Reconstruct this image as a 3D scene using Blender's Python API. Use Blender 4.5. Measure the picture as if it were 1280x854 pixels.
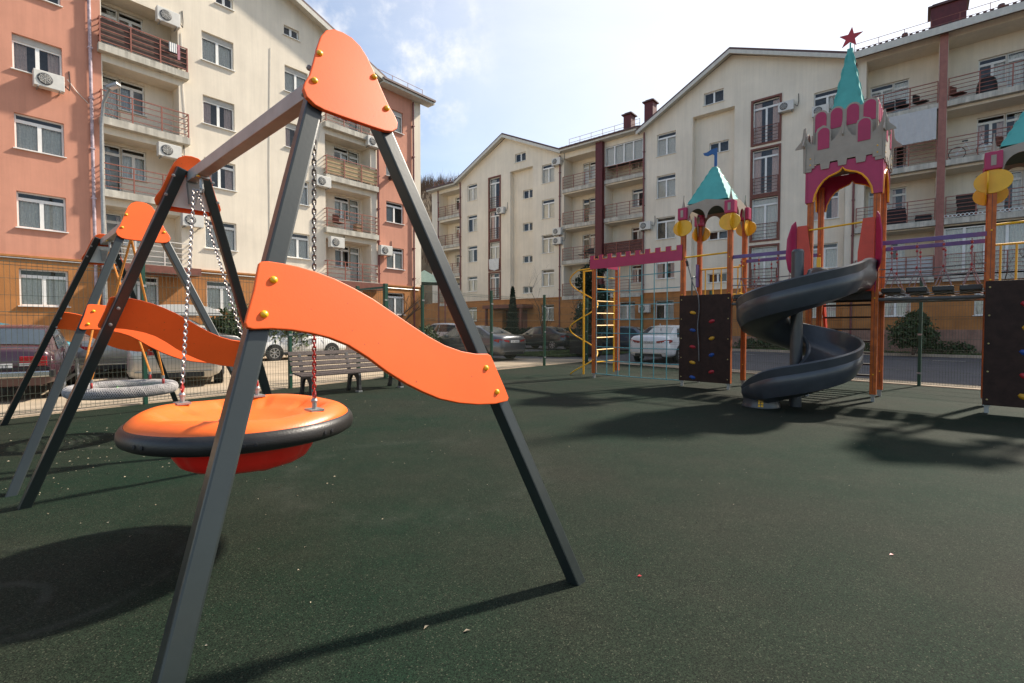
import bpy, bmesh, math, random
from mathutils import Vector, Matrix
random.seed(7)
R = math.radians
scene = bpy.context.scene
for o in list(bpy.data.objects):
    bpy.data.objects.remove(o)
col = scene.collection
# ------------------------------------------------------------------ camera
cam_d = bpy.data.cameras.new("camera")
cam_d.sensor_width = 36.0
cam_d.lens = 36.0 * 605 / 1280
cam_d.clip_start = 0.05
cam_d.clip_end = 3000
cam = bpy.data.objects.new("camera", cam_d)
cam.location = (0, 0, 1.37)
cam.rotation_euler = (R(90 - 1.7), 0, 0)
col.objects.link(cam)
scene.camera = cam
# ------------------------------------------------------------------ light
SUN_AZ = math.atan2(.85, .52)      # clockwise from +Y
SUN_EL = R(43)
SKY_STRENGTH = .105
SUN_STRENGTH = 4.2
world = bpy.data.worlds.new("World")
scene.world = world
world.use_nodes = True
nt = world.node_tree
nt.nodes.clear()
wo = nt.nodes.new('ShaderNodeOutputWorld')
bg = nt.nodes.new('ShaderNodeBackground')
sky = nt.nodes.new('ShaderNodeTexSky')
sky.sky_type = 'NISHITA'
sky.sun_disc = False
sky.sun_elevation = SUN_EL
sky.sun_rotation = SUN_AZ
sky.air_density = 1.0
sky.dust_density = .6
sky.ozone_density = 1.0
tc = nt.nodes.new('ShaderNodeTexCoord')
mp = nt.nodes.new('ShaderNodeMapping')
mp.inputs['Scale'].default_value = (1.0, 1.0, 2.6)
no = nt.nodes.new('ShaderNodeTexNoise')
no.inputs['Scale'].default_value = 2.3
no.inputs['Detail'].default_value = 9
no.inputs['Roughness'].default_value = .6
no.inputs['Distortion'].default_value = .4
rp = nt.nodes.new('ShaderNodeValToRGB')
rp.color_ramp.elements[0].position = .42
rp.color_ramp.elements[0].color = (.05, .05, .05, 1)
rp.color_ramp.elements[1].position = .72
rp.color_ramp.elements[1].color = (.24, .24, .24, 1)
mx = nt.nodes.new('ShaderNodeMixRGB')
mx.inputs[2].default_value = (6.2, 6.5, 6.7, 1)      # sunlit thin cloud
nt.links.new(tc.outputs['Generated'], mp.inputs['Vector'])
nt.links.new(mp.outputs[0], no.inputs['Vector'])
nt.links.new(no.outputs['Fac'], rp.inputs[0])
nt.links.new(rp.outputs[0], mx.inputs[0])
nt.links.new(sky.outputs[0], mx.inputs[1])
# thin veil thickening toward the sun, and one small wisp of cloud above the left block
def wn(t, **k):
    q = nt.nodes.new(t)
    for a, b in k.items():
        setattr(q, a, b)
    return q
def dotmask(vec, lo, hi):
    d = wn('ShaderNodeVectorMath', operation='DOT_PRODUCT')
    nrm = wn('ShaderNodeVectorMath', operation='NORMALIZE')
    nt.links.new(tc.outputs['Generated'], nrm.inputs[0])
    nt.links.new(nrm.outputs[0], d.inputs[0])
    d.inputs[1].default_value = vec
    m_ = wn('ShaderNodeMapRange', interpolation_type='SMOOTHSTEP')
    m_.inputs[1].default_value = lo
    m_.inputs[2].default_value = hi
    nt.links.new(d.outputs['Value'], m_.inputs[0])
    return m_.outputs[0]
sunv = Vector((math.sin(SUN_AZ) * math.cos(SUN_EL), math.cos(SUN_AZ) * math.cos(SUN_EL), math.sin(SUN_EL)))
veil = wn('ShaderNodeMath', operation='MULTIPLY')
veil.inputs[1].default_value = .65
nt.links.new(dotmask(sunv, .30, .92), veil.inputs[0])
mv = nt.nodes.new('ShaderNodeMixRGB')
mv.inputs[2].default_value = (6.4, 6.3, 6.2, 1)
nt.links.new(veil.outputs[0], mv.inputs[0])
nt.links.new(mx.outputs[0], mv.inputs[1])
wv = Vector((-.262, 1, .56)).normalized()
n2 = nt.nodes.new('ShaderNodeTexNoise')
n2.inputs['Scale'].default_value = 9
n2.inputs['Detail'].default_value = 8
n2.inputs['Roughness'].default_value = .6
nt.links.new(tc.outputs['Generated'], n2.inputs['Vector'])
m3 = wn('ShaderNodeMapRange', interpolation_type='SMOOTHSTEP')
m3.inputs[1].default_value = .46
m3.inputs[2].default_value = .72
nt.links.new(n2.outputs['Fac'], m3.inputs[0])
m4 = wn('ShaderNodeMath', operation='MULTIPLY')
nt.links.new(m3.outputs[0], m4.inputs[0])
nt.links.new(dotmask(wv, .975, .998), m4.inputs[1])
mw = nt.nodes.new('ShaderNodeMixRGB')
mw.inputs[2].default_value = (6.0, 5.9, 5.8, 1)
nt.links.new(m4.outputs[0], mw.inputs[0])
nt.links.new(mv.outputs[0], mw.inputs[1])
nt.links.new(mw.outputs[0], bg.inputs[0])
bg.inputs[1].default_value = SKY_STRENGTH
nt.links.new(bg.outputs[0], wo.inputs[0])
sd = bpy.data.lights.new("sun", 'SUN')
sd.energy = SUN_STRENGTH
sd.angle = R(2.6)
sd.color = (1, .91, .78)
sun = bpy.data.objects.new("sun", sd)
dirv = Vector((math.sin(SUN_AZ) * math.cos(SUN_EL), math.cos(SUN_AZ) * math.cos(SUN_EL), math.sin(SUN_EL)))
sun.rotation_euler = dirv.to_track_quat('Z', 'Y').to_euler()
sun.location = (20, 10, 30)
col.objects.link(sun)
scene.view_settings.view_transform = 'Standard'
scene.view_settings.look = 'None'
scene.view_settings.exposure = 0.95
scene.view_settings.gamma = 1.0
scene.render.engine = 'CYCLES'
scene.cycles.max_bounces = 6
scene.cycles.transparent_max_bounces = 12

# ------------------------------------------------------------------ materials
MATS = {}
def mat(name, c, rough=.6, metal=0., var=.12, scale=6., bump=0., bscale=40., streak=0., spec=.5, coat=0., c2=None, speck=None):
    """procedural material: base colour broken by world-space noise, fine bump"""
    if name in MATS:
        return MATS[name]
    m = bpy.data.materials.new(name)
    m.use_nodes = True
    n, l = m.node_tree.nodes, m.node_tree.links
    b = n['Principled BSDF']
    b.inputs['Roughness'].default_value = rough
    b.inputs['Metallic'].default_value = metal
    b.inputs['Specular IOR Level'].default_value = spec
    b.inputs['Coat Weight'].default_value = coat
    g = n.new('ShaderNodeNewGeometry')
    t = n.new('ShaderNodeTexNoise')
    t.inputs['Scale'].default_value = scale
    t.inputs['Detail'].default_value = 6
    t.inputs['Roughness'].default_value = .62
    l.new(g.outputs['Position'], t.inputs['Vector'])
    r = n.new('ShaderNodeValToRGB')
    lo = c2 if c2 else tuple(x * (1 - var) for x in c)
    hi = c if c2 else tuple(min(1, x * (1 + var)) for x in c)
    r.color_ramp.elements[0].position = .36
    r.color_ramp.elements[0].color = (*lo, 1)
    r.color_ramp.elements[1].position = .64
    r.color_ramp.elements[1].color = (*hi, 1)
    l.new(t.outputs['Fac'], r.inputs[0])
    out = r.outputs[0]
    if streak:
        mp_ = n.new('ShaderNodeMapping')
        mp_.inputs['Scale'].default_value = (2.2, 2.2, .12)
        t2 = n.new('ShaderNodeTexNoise')
        t2.inputs['Scale'].default_value = 2.0
        t2.inputs['Detail'].default_value = 8
        t2.inputs['Roughness'].default_value = .7
        l.new(g.outputs['Position'], mp_.inputs[0])
        l.new(mp_.outputs[0], t2.inputs['Vector'])
        r2 = n.new('ShaderNodeValToRGB')
        r2.color_ramp.elements[0].position = .38
        r2.color_ramp.elements[0].color = (1 - streak,) * 3 + (1,)
        r2.color_ramp.elements[1].position = .6
        r2.color_ramp.elements[1].color = (1, 1, 1, 1)
        l.new(t2.outputs['Fac'], r2.inputs[0])
        mm = n.new('ShaderNodeMixRGB')
        mm.blend_type = 'MULTIPLY'
        mm.inputs[0].default_value = 1
        l.new(out, mm.inputs[1])
        l.new(r2.outputs[0], mm.inputs[2])
        out = mm.outputs[0]
    if speck:
        for (sc_, pos, cc) in speck:
            t3 = n.new('ShaderNodeTexNoise')
            t3.inputs['Scale'].default_value = sc_
            t3.inputs['Detail'].default_value = 1
            l.new(g.outputs['Position'], t3.inputs['Vector'])
            r3 = n.new('ShaderNodeValToRGB')
            r3.color_ramp.elements[0].position = pos
            r3.color_ramp.elements[0].color = (0, 0, 0, 1)
            r3.color_ramp.elements[1].position = pos + .06
            r3.color_ramp.elements[1].color = (1, 1, 1, 1)
            l.new(t3.outputs['Fac'], r3.inputs[0])
            mm = n.new('ShaderNodeMixRGB')
            mm.inputs[2].default_value = (*cc, 1)
            l.new(r3.outputs[0], mm.inputs[0])
            l.new(out, mm.inputs[1])
            out = mm.outputs[0]
    l.new(out, b.inputs['Base Color'])
    if bump:
        t4 = n.new('ShaderNodeTexNoise')
        t4.inputs['Scale'].default_value = bscale
        t4.inputs['Detail'].default_value = 4
        l.new(g.outputs['Position'], t4.inputs['Vector'])
        bp = n.new('ShaderNodeBump')
        bp.inputs['Strength'].default_value = bump
        bp.inputs['Distance'].default_value = .02
        l.new(t4.outputs['Fac'], bp.inputs['Height'])
        l.new(bp.outputs[0], b.inputs['Normal'])
    MATS[name] = m
    return m

def glass_mat(name, tint=(.93, .95, .94)):
    m = bpy.data.materials.new(name)
    m.use_nodes = True
    n, l = m.node_tree.nodes, m.node_tree.links
    n.clear()
    o = n.new('ShaderNodeOutputMaterial')
    t = n.new('ShaderNodeBsdfTransparent')
    t.inputs[0].default_value = (*tint, 1)
    g = n.new('ShaderNodeBsdfGlossy')
    g.inputs['Roughness'].default_value = .03
    f = n.new('ShaderNodeFresnel')
    f.inputs[0].default_value = 1.6
    x = n.new('ShaderNodeMixShader')
    l.new(f.outputs[0], x.inputs[0])
    l.new(t.outputs[0], x.inputs[1])
    l.new(g.outputs[0], x.inputs[2])
    l.new(x.outputs[0], o.inputs[0])
    MATS[name] = m
    return m

M = dict(
    cream=mat('cream_render', (.79, .70, .565), .9, var=.06, scale=.5, bump=.3, bscale=60, streak=.08),
    pink=mat('salmon_render', (.60, .275, .185), .9, var=.07, scale=.6, bump=.25, bscale=60, streak=.09),
    ochre=mat('ochre_tile', (.42, .17, .045), .75, var=.13, scale=1.4, bump=.2, bscale=30, streak=.1),
    plinth=mat('plinth_stone', (.30, .17, .12), .9, var=.2, scale=2, bump=.3),
    concrete=mat('balcony_concrete', (.56, .52, .44), .9, var=.12, scale=3, bump=.3, bscale=50, streak=.35),
    whiteframe=mat('white_frame', (.78, .77, .73), .45, var=.05, scale=3),
    brownframe=mat('brown_frame', (.17, .055, .035), .6, var=.15),
    maroon=mat('maroon_cladding', (.11, .016, .018), .6, var=.15, streak=.15),
    rosepillar=mat('rose_pillar', (.33, .14, .11), .8, var=.12, streak=.15),
    rail=mat('railing_brown', (.27, .09, .06), .55, var=.15),
    railwhite=mat('railing_white', (.62, .58, .52), .55, var=.1),
    roof=mat('roof_metal', (.085, .035, .03), .5, var=.2, scale=2),
    fascia=mat('fascia_white', (.60, .57, .5), .7, var=.06, streak=.1),
    pipe=mat('drainpipe_paint', (.17, .045, .04), .45, var=.2),
    pipelight=mat('drainpipe_worn', (.42, .33, .36), .5, var=.35, scale=5),
    curtain=mat('curtain_cloth', (.82, .78, .72), .95, var=.1, scale=14),
    curtain2=mat('curtain_blue', (.55, .56, .56), .95, var=.12, scale=14),
    curtain3=mat('curtain_rose', (.80, .60, .54), .95, var=.12, scale=14),
    room=mat('dark_room', (.09, .085, .08), .95, var=.3),
    shutter=mat('roller_box', (.46, .44, .40), .7, var=.06),
    acwhite=mat('ac_casing', (.62, .60, .55), .5, var=.06),
    acdark=mat('ac_grille', (.07, .07, .07), .5, var=.1),
    wood=mat('bench_wood', (.075, .055, .048), .8, var=.3, scale=18, bump=.4, bscale=90),
    castiron=mat('cast_iron', (.02, .02, .02), .55, var=.2, bump=.2),
    galv=mat('galvanised_steel', (.33, .33, .32), .42, .55, var=.15, scale=12),
    greymetal=mat('grey_powder_coat', (.018, .024, .023), .34, 0., var=.08, scale=6, coat=.10, bump=.015, bscale=60),
    darkmetal=mat('grey_powder_coat_inner', (.055, .064, .066), .32, 0., var=.08, scale=9, coat=.25),
    orange=mat('orange_board', (.88, .118, .016), .45, var=.05, scale=2.6, spec=.3, bump=.03, bscale=140, speck=[(70, .73, (.42, .07, .02))]),
    yellowcap=mat('yellow_cap', (.90, .48, .01), .35, var=.05, coat=.3),
    seat=mat('orange_seat_plastic', (.88, .150, .018), .38, var=.05, scale=5, bump=.05, bscale=80),
    bumper=mat('black_rubber', (.018, .016, .015), .42, var=.2, bump=.1, bscale=90),
    hull=mat('red_plastic', (.88, .025, .015), .35, var=.05),
    chainm=mat('chain_steel', (.36, .32, .30), .35, .8, var=.3, scale=60),
    chainred=mat('chain_red', (.42, .035, .03), .45, .2, var=.3, scale=60),
    rope=mat('grey_rope', (.17, .16, .15), .85, var=.35, scale=60, bump=.6, bscale=120),
    roporange=mat('orange_rope', (.62, .22, .03), .7, var=.25, scale=60),
    ropeteal=mat('teal_rope', (.10, .30, .32), .75, var=.2, scale=30),
    ropegreen=mat('green_rope', (.10, .50, .05), .7, var=.2, scale=30),
    redpl=mat('red_fitting', (.36, .035, .03), .4, var=.1),
    fence=mat('fence_green', (.006, .055, .03), .45, var=.12, scale=4),
    wire=mat('fence_wire', (.075, .09, .065), .5, .2, var=.2, scale=4),
    post=mat('orange_wood_post', (.54, .115, .010), .55, var=.22, scale=9, bump=.3, bscale=40, streak=.15),
    magenta=mat('magenta_board', (.42, .018, .085), .45, var=.07, scale=6),
    greyboard=mat('grey_board', (.37, .31, .245), .6, var=.06, scale=6),
    teal=mat('teal_board', (.075, .38, .34), .5, var=.08, scale=5),
    yellow=mat('yellow_paint', (.86, .44, .010), .4, var=.06, scale=6),
    purple=mat('purple_board', (.13, .075, .22), .5, var=.08, scale=6),
    bluep=mat('blue_board', (.012, .10, .30), .45, var=.08),
    darkgreen=mat('dark_green_board', (.02, .06, .045), .6, var=.1),
    brownpanel=mat('brown_panel', (.034, .016, .011), .55, var=.25, scale=8, spec=.2),
    redboard=mat('red_board', (.62, .05, .018), .45, var=.07),
    star=mat('star_red', (.45, .03, .04), .45, var=.06),
    slide=mat('slide_grey', (.048, .052, .058), .30, var=.12, scale=4, bump=.03, bscale=50, coat=.1),
    holdred=mat('hold_red', (.38, .012, .02), .4, var=.1),
    holdblue=mat('hold_blue', (.008, .06, .26), .4, var=.1),
    holdyellow=mat('hold_yellow', (.62, .30, .01), .4, var=.1),
    deck=mat('dark_deck', (.04, .035, .03), .8, var=.2),
    tyre=mat('tyre_rubber', (.014, .014, .014), .8, var=.2),
    rim=mat('wheel_rim', (.45, .45, .45), .3, .8, var=.1),
    trim=mat('car_trim_black', (.012, .012, .012), .5, var=.2),
    carglass=mat('car_glass', (.035, .05, .062), .06, var=.1, spec=.9, coat=.6),
    taillight=mat('tail_light', (.30, .012, .014), .15, var=.15, scale=25, coat=.8),
    headlight=mat('head_light', (.6, .6, .6), .1, .4, var=.1),
    plate=mat('number_plate', (.62, .62, .6), .5, var=.04),
    ink=mat('black_ink', (.01, .01, .012), .6, var=.1),
    chrome=mat('chrome_trim', (.55, .55, .53), .2, .9, var=.1),
    asphalt=mat('asphalt', (.085, .08, .082), .95, var=.15, scale=1.3, bump=.4, bscale=60, speck=[(160, .62, (.15, .14, .13))]),
    paving=mat('tan_paving', (.36, .285, .20), .95, var=.18, scale=1.1, bump=.35, bscale=50, speck=[(120, .64, (.26, .22, .17))]),
    kerb=mat('kerb_stone', (.42, .33, .24), .9, var=.15, scale=3, bump=.3),
    soil=mat('verge_soil', (.075, .062, .04), 1, var=.4, scale=2.5, bump=.6, bscale=20),
    grass=mat('grass_blades', (.075, .105, .03), .9, var=.4, scale=3),
    leaf=mat('leaf_green', (.050, .075, .022), .7, var=.45, scale=5),
    leafdark=mat('leaf_dark', (.016, .032, .014), .8, var=.45, scale=5),
    bark=mat('bark', (.09, .06, .04), .95, var=.3, scale=12),
    twig=mat('bare_twigs', (.15, .095, .06), 1, var=.3, scale=.3),
    hill=mat('hill_scrub', (.17, .125, .075), 1, var=.35, scale=.15, bump=.5, bscale=2),
    skyblue=mat('cloth_white', (.65, .65, .63), .9, var=.1),
    tentgreen=mat('pale_green_sheet', (.30, .42, .36), .7, var=.1),
    litter=mat('leaf_litter', (.30, .25, .18), .9, var=.4, scale=30),
)
GLASS = glass_mat('window_glass')
# rubber play surface: dark green granules, worn greyer patches
def rubber():
    m = bpy.data.materials.new('rubber_surface')
    m.use_nodes = True
    n, l = m.node_tree.nodes, m.node_tree.links
    b = n['Principled BSDF']
    b.inputs['Roughness'].default_value = .82
    b.inputs['Specular IOR Level'].default_value = .12
    g = n.new('ShaderNodeNewGeometry')
    def noise(s, d, r_=.6):
        t = n.new('ShaderNodeTexNoise')
        t.inputs['Scale'].default_value = s
        t.inputs['Detail'].default_value = d
        t.inputs['Roughness'].default_value = r_
        l.new(g.outputs['Position'], t.inputs['Vector'])
        return t.outputs['Fac']
    def ramp(src, a, b_, ca, cb):
        r_ = n.new('ShaderNodeValToRGB')
        r_.color_ramp.elements[0].position = a
        r_.color_ramp.elements[0].color = (*ca, 1)
        r_.color_ramp.elements[1].position = b_
        r_.color_ramp.elements[1].color = (*cb, 1)
        l.new(src, r_.inputs[0])
        return r_.outputs[0]
    def mix(a, b_, f, mode='MIX'):
        x = n.new('ShaderNodeMixRGB')
        x.blend_type = mode
        for i, s in ((0, f), (1, a), (2, b_)):
            if isinstance(s, (int, float)):
                x.inputs[i].default_value = s
            elif isinstance(s, tuple):
                x.inputs[i].default_value = (*s, 1)
            else:
                l.new(s, x.inputs[i])
        return x.outputs[0]
    base = ramp(noise(.32, 6, .6), .38, .62, (.0050, .0168, .0092), (.0165, .0188, .0132))
    worn = ramp(noise(2.2, 7, .7), .45, .75, (0, 0, 0), (.35, .35, .35))
    base = mix(base, (.027, .031, .022), worn)
    v = n.new('ShaderNodeTexVoronoi')
    v.inputs['Scale'].default_value = 210
    l.new(g.outputs['Position'], v.inputs['Vector'])
    gran = n.new('ShaderNodeSeparateColor')
    l.new(v.outputs['Color'], gran.inputs[0])
    gr = ramp(gran.outputs[0], .1, .95, (.45, .45, .45), (1.7, 1.7, 1.6))
    base = mix(base, gr, 1.0, 'MULTIPLY')
    pale = ramp(gran.outputs[1], .965, .98, (0, 0, 0), (1, 1, 1))
    base = mix(base, (.055, .06, .04), pale)
    # dusty scuff arcs left by shoes under the swings
    patch_n = noise(3.1, 5, .7)
    for (cx_, cy_, r_, wd, k_) in ((-2.62, 2.25, .30, .05, .5), (-2.55, 2.6, .62, .06, .25), (-4.8, 5.9, .45, .12, .5), (-.9, 4.6, 1.2, .25, .2)):
        d_ = n.new('ShaderNodeVectorMath')
        d_.operation = 'DISTANCE'
        l.new(g.outputs['Position'], d_.inputs[0])
        d_.inputs[1].default_value = (cx_, cy_, 0)
        r2 = n.new('ShaderNodeValToRGB')
        r2.color_ramp.interpolation = 'EASE'
        e0, e1 = r2.color_ramp.elements
        e0.position, e0.color = max(0, (r_ - wd) / 2), (0, 0, 0, 1)
        e1.position, e1.color = r_ / 2, (k_, k_, k_, 1)
        e2 = r2.color_ramp.elements.new((r_ + wd) / 2)
        e2.color = (0, 0, 0, 1)
        h_ = n.new('ShaderNodeMath')
        h_.operation = 'MULTIPLY'
        h_.inputs[1].default_value = .5
        l.new(d_.outputs['Value'], h_.inputs[0])
        l.new(h_.outputs[0], r2.inputs[0])
        pm = ramp(patch_n, .42, .62, (0, 0, 0), (1, 1, 1))
        base = mix(base, (.06, .064, .052), mix(r2.outputs[0], pm, 1.0, 'MULTIPLY'))
    l.new(base, b.inputs['Base Color'])
    bp = n.new('ShaderNodeBump')
    bp.inputs['Strength'].default_value = .55
    bp.inputs['Distance'].default_value = .006
    l.new(gran.outputs[2], bp.inputs['Height'])
    l.new(bp.outputs[0], b.inputs['Normal'])
    return m
M['rubber'] = rubber()

# ------------------------------------------------------------------ mesh helpers
class MB:
    def __init__(s):
        s.v, s.f = [], []
    def add(s, verts, faces, X=None):
        k = len(s.v)
        for p in verts:
            p = Vector(p)
            s.v.append(tuple(X @ p) if X else tuple(p))
        s.f += [tuple(i + k for i in f) for f in faces]
        return s
    def box(s, x0, x1, y0, y1, z0, z1, X=None):
        return s.add([(x0, y0, z0), (x1, y0, z0), (x1, y1, z0), (x0, y1, z0), (x0, y0, z1), (x1, y0, z1), (x1, y1, z1), (x0, y1, z1)],
                     [(0, 3, 2, 1), (4, 5, 6, 7), (0, 1, 5, 4), (1, 2, 6, 5), (2, 3, 7, 6), (3, 0, 4, 7)], X)
    def bar(s, p0, p1, w, h, up=(0, 0, 1)):
        """square bar from p0 to p1; w across, h along 'up'"""
        p0, p1 = Vector(p0), Vector(p1)
        d = (p1 - p0).normalized()
        u = Vector(up)
        a = d.cross(u).normalized()
        u = a.cross(d).normalized()
        v = []
        for p in (p0, p1):
            for (i, j) in ((-1, -1), (1, -1), (1, 1), (-1, 1)):
                v.append(p + a * i * w / 2 + u * j * h / 2)
        return s.add(v, [(3, 2, 1, 0), (4, 5, 6, 7), (0, 1, 5, 4), (1, 2, 6, 5), (2, 3, 7, 6), (3, 0, 4, 7)])
    def tube(s, pts, r, seg=8, closed=False, caps=True, radii=None):
        pts = [Vector(p) for p in pts]
        n = len(pts)
        k = len(s.v)
        prev = None
        for i, p in enumerate(pts):
            if closed:
                t = (pts[(i + 1) % n] - pts[i - 1]).normalized()
            else:
                t = (pts[min(i + 1, n - 1)] - pts[max(i - 1, 0)]).normalized()
            if prev is None:
                ref = Vector((0, 0, 1)) if abs(t.z) < .9 else Vector((1, 0, 0))
                a = t.cross(ref).normalized()
            else:
                a = (prev - t * prev.dot(t)).normalized()
            prev = a
            b = t.cross(a)
            rr = radii[i] if radii else r
            for j in range(seg):
                an = 2 * math.pi * j / seg
                s.v.append(tuple(p + a * math.cos(an) * rr + b * math.sin(an) * rr))
        m = n if closed else n - 1
        for i in range(m):
            i2 = (i + 1) % n
            for j in range(seg):
                j2 = (j + 1) % seg
                s.f.append((k + i * seg + j, k + i * seg + j2, k + i2 * seg + j2, k + i2 * seg + j))
        if caps and not closed:
            s.f.append(tuple(k + j for j in range(seg))[::-1])
            s.f.append(tuple(k + (n - 1) * seg + j for j in range(seg)))
        return s
    def prism(s, poly, y0, y1, X=None):
        """polygon in local XZ extruded along Y"""
        n = len(poly)
        ar = sum(poly[i][0] * poly[(i + 1) % n][1] - poly[(i + 1) % n][0] * poly[i][1] for i in range(n))
        if ar < 0:
            poly = poly[::-1]
        v = [(p[0], y0, p[1]) for p in poly] + [(p[0], y1, p[1]) for p in poly]
        f = [tuple(range(n)), tuple(range(n, 2 * n))[::-1]]
        f += [(i, i + n, (i + 1) % n + n, (i + 1) % n) for i in range(n)]
        return s.add(v, f, X)
    def quad(s, a, b, c, d, X=None):
        return s.add([a, b, c, d], [(0, 1, 2, 3)], X)
    def lathe(s, prof, seg=16, X=None):
        """prof: list (r, z)"""
        v, f = [], []
        for (r, z) in prof:
            for j in range(seg):
                a = 2 * math.pi * j / seg
                v.append((r * math.cos(a), r * math.sin(a), z))
        for i in range(len(prof) - 1):
            for j in range(seg):
                j2 = (j + 1) % seg
                f.append((i * seg + j, i * seg + j2, (i + 1) * seg + j2, (i + 1) * seg + j))
        f.append(tuple(range(seg))[::-1])
        f.append(tuple((len(prof) - 1) * seg + j for j in range(seg)))
        return s.add(v, f, X)
    def mesh(s, name, m, smooth=False, bevel=0., seg=2, angle=40):
        me = bpy.data.meshes.new(name)
        me.from_pydata(s.v, [], s.f)
        if bevel:
            bm = bmesh.new()
            bm.from_mesh(me)
            bmesh.ops.remove_doubles(bm, verts=bm.verts, dist=1e-5)
            ed = [e for e in bm.edges if len(e.link_faces) == 2 and e.calc_face_angle(0) > R(angle)]
            bmesh.ops.bevel(bm, geom=ed, offset=bevel, segments=seg, profile=.6, affect='EDGES', clamp_overlap=True)
            bm.to_mesh(me)
            bm.free()
        me.materials.append(m)
        if smooth:
            me.polygons.foreach_set('use_smooth', [True] * len(me.polygons))
            try:
                me.set_sharp_from_angle(angle=R(45))
            except Exception:
                pass
        me.update()
        return me
    def build(s, name, m, parent=None, **k):
        return link(name, s.mesh(name, m, **k), parent)

def link(name, data, parent=None, loc=(0, 0, 0), rz=0.):
    o = bpy.data.objects.new(name, data)
    col.objects.link(o)
    o.parent = parent
    o.location = loc
    if rz:
        o.rotation_euler = (0, 0, rz)
    return o
def thing(name, label, cat, loc=(0, 0, 0), rz=0., group=None):
    o = link(name, None, None, loc, rz)
    o['label'] = label
    o['category'] = cat
    if group:
        o['group'] = group
    return o
def tag(o, label, cat, group=None, kind=None):
    o['label'] = label
    if cat:
        o['category'] = cat
    if group:
        o['group'] = group
    if kind:
        o['kind'] = kind
    return o
def struct(o):
    o['kind'] = 'structure'
    return o
def dup(root, label, loc, rz=0.):
    def rec(o, par):
        c = o.copy()
        col.objects.link(c)
        c.parent = par
        for ch in [x for x in bpy.data.objects if x.parent == o]:
            rec(ch, c)
        return c
    c = rec(root, None)
    c.location = loc
    c.rotation_euler = (0, 0, rz)
    c['label'] = label
    return c
def arc(cx, cz, r, a0, a1, n):
    return [(cx + r * math.cos(R(a0 + (a1 - a0) * i / n)), cz + r * math.sin(R(a0 + (a1 - a0) * i / n))) for i in range(n + 1)]
def smooth_loop(pts, k=2, closed=True):
    """Catmull-Rom refine of a closed 2-D loop"""
    out = []
    n = len(pts)
    for i in range(n if closed else n - 1):
        if closed:
            p0, p1, p2, p3 = pts[i - 1], pts[i], pts[(i + 1) % n], pts[(i + 2) % n]
        else:
            p0, p1, p2, p3 = pts[max(i - 1, 0)], pts[i], pts[i + 1], pts[min(i + 2, n - 1)]
        for j in range(k):
            t = j / k
            out.append(tuple(.5 * ((2 * b) + (-a + c) * t + (2 * a - 5 * b + 4 * c - d) * t * t + (-a + 3 * b - 3 * c + d) * t ** 3)
                             for a, b, c, d in zip(p0, p1, p2, p3)))
    if not closed:
        out.append(tuple(pts[-1]))
    return out

# ------------------------------------------------------------------ ground
LA = R(50)          # left building runs along this heading
LDv = Vector((math.cos(LA), math.sin(LA), 0))
RDv = Vector((math.cos(R(-40)), math.sin(R(-40)), 0))
LP = Vector((-17.177, 17.66, 0))
RP = Vector((10.26, 34.5, 0))
def sheet(name, pts, z, m):
    return struct(MB().add([(x, y, z) for x, y in pts], [tuple(range(len(pts)))]).build(name, m))
FA0, FA1 = Vector((-11.2, 1.84, 0)), Vector((-3.43, 13.1, 0))          # left fence
FB0, FB1 = Vector((-2.45, 13.25, 0)), Vector((2.95, 19.25, 0))          # far fence
FC0, FC1 = Vector((2.95, 19.25, 0)), Vector((16.0, 3.3, 0))             # right fence
sheet('ground', [(-900, -900), (900, -900), (900, 900), (-900, 900)], -.02, M['soil'])
sheet('road', [(-60, -60), (70, -60), (70, 70), (-60, 70)], -.012, M['asphalt'])
# tan paving beyond the left fence up to the left building, and a band round the play area
pv = [(-24, -10), (-12.5, -10), (-11.2, 1.84), (-3.43, 13.1), (-2.45, 13.25), (3.0, 19.3), (16.2, 3.2), (17.1, 3.9), (3.1, 20.9), (-2.0, 21.5), (-7.5, 28.0), (-16.9, 16.9), (-30, 2)]
sheet('pavement', pv, -.005, M['paving'])
play = [(-11.2, 1.84), (-3.43, 13.1), (-2.45, 13.25), (2.95, 19.25), (16.0, 3.3), (22, -12), (-16, -12)]
sheet('play_surface', play, 0., M['rubber'])
def lineobj(name, a, b, w, z, m):
    d = (b - a).normalized()
    n = Vector((-d.y, d.x, 0)) * w / 2
    return sheet(name, [(a - n)[:2], (b - n)[:2], (b + n)[:2], (a + n)[:2]], z, m)
def along(P, D, s, o):
    """point on a facade grid: s along it, o outward toward the camera side"""
    n = Vector((D.y, -D.x, 0))
    return P + D * s + n * o
# edging between rubber and paving
for a, b in ((FA0, FA1), (FB0, FB1), (FC0, FC1)):
    d = (b - a).normalized()
    n = Vector((-d.y, d.x, 0)) * .12
    struct(MB().bar(a + n + Vector((0, 0, .0)), b + n + Vector((0, 0, .0)), .08, .03).build('edging_kerb', M['kerb']))
# verge in front of the right building with a kerb
vb = [along(RP, RDv, s, o)[:2] for s, o in ((-30, 0), (26, 0), (26, 3.2), (-9, 3.2), (-9, 2.0), (-30, 2.0))]
struct(MB().add([(x, y, 0.09) for x, y in vb], [tuple(range(6))]).build('verge', M['soil']))
struct(MB().bar(along(RP, RDv, -9, 3.27) + Vector((0, 0, .05)), along(RP, RDv, 26, 3.27) + Vector((0, 0, .05)), .14, .13).build('road_kerb', M['kerb'], bevel=.015))
for k in range(9):       # worn white bay marks on the road
    a = along(RP, RDv, -6 + k * 2.6, 6.4)
    lineobj('road_marking', a, a + RDv * 1.0, .12, -.008, M['railwhite'])

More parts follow.
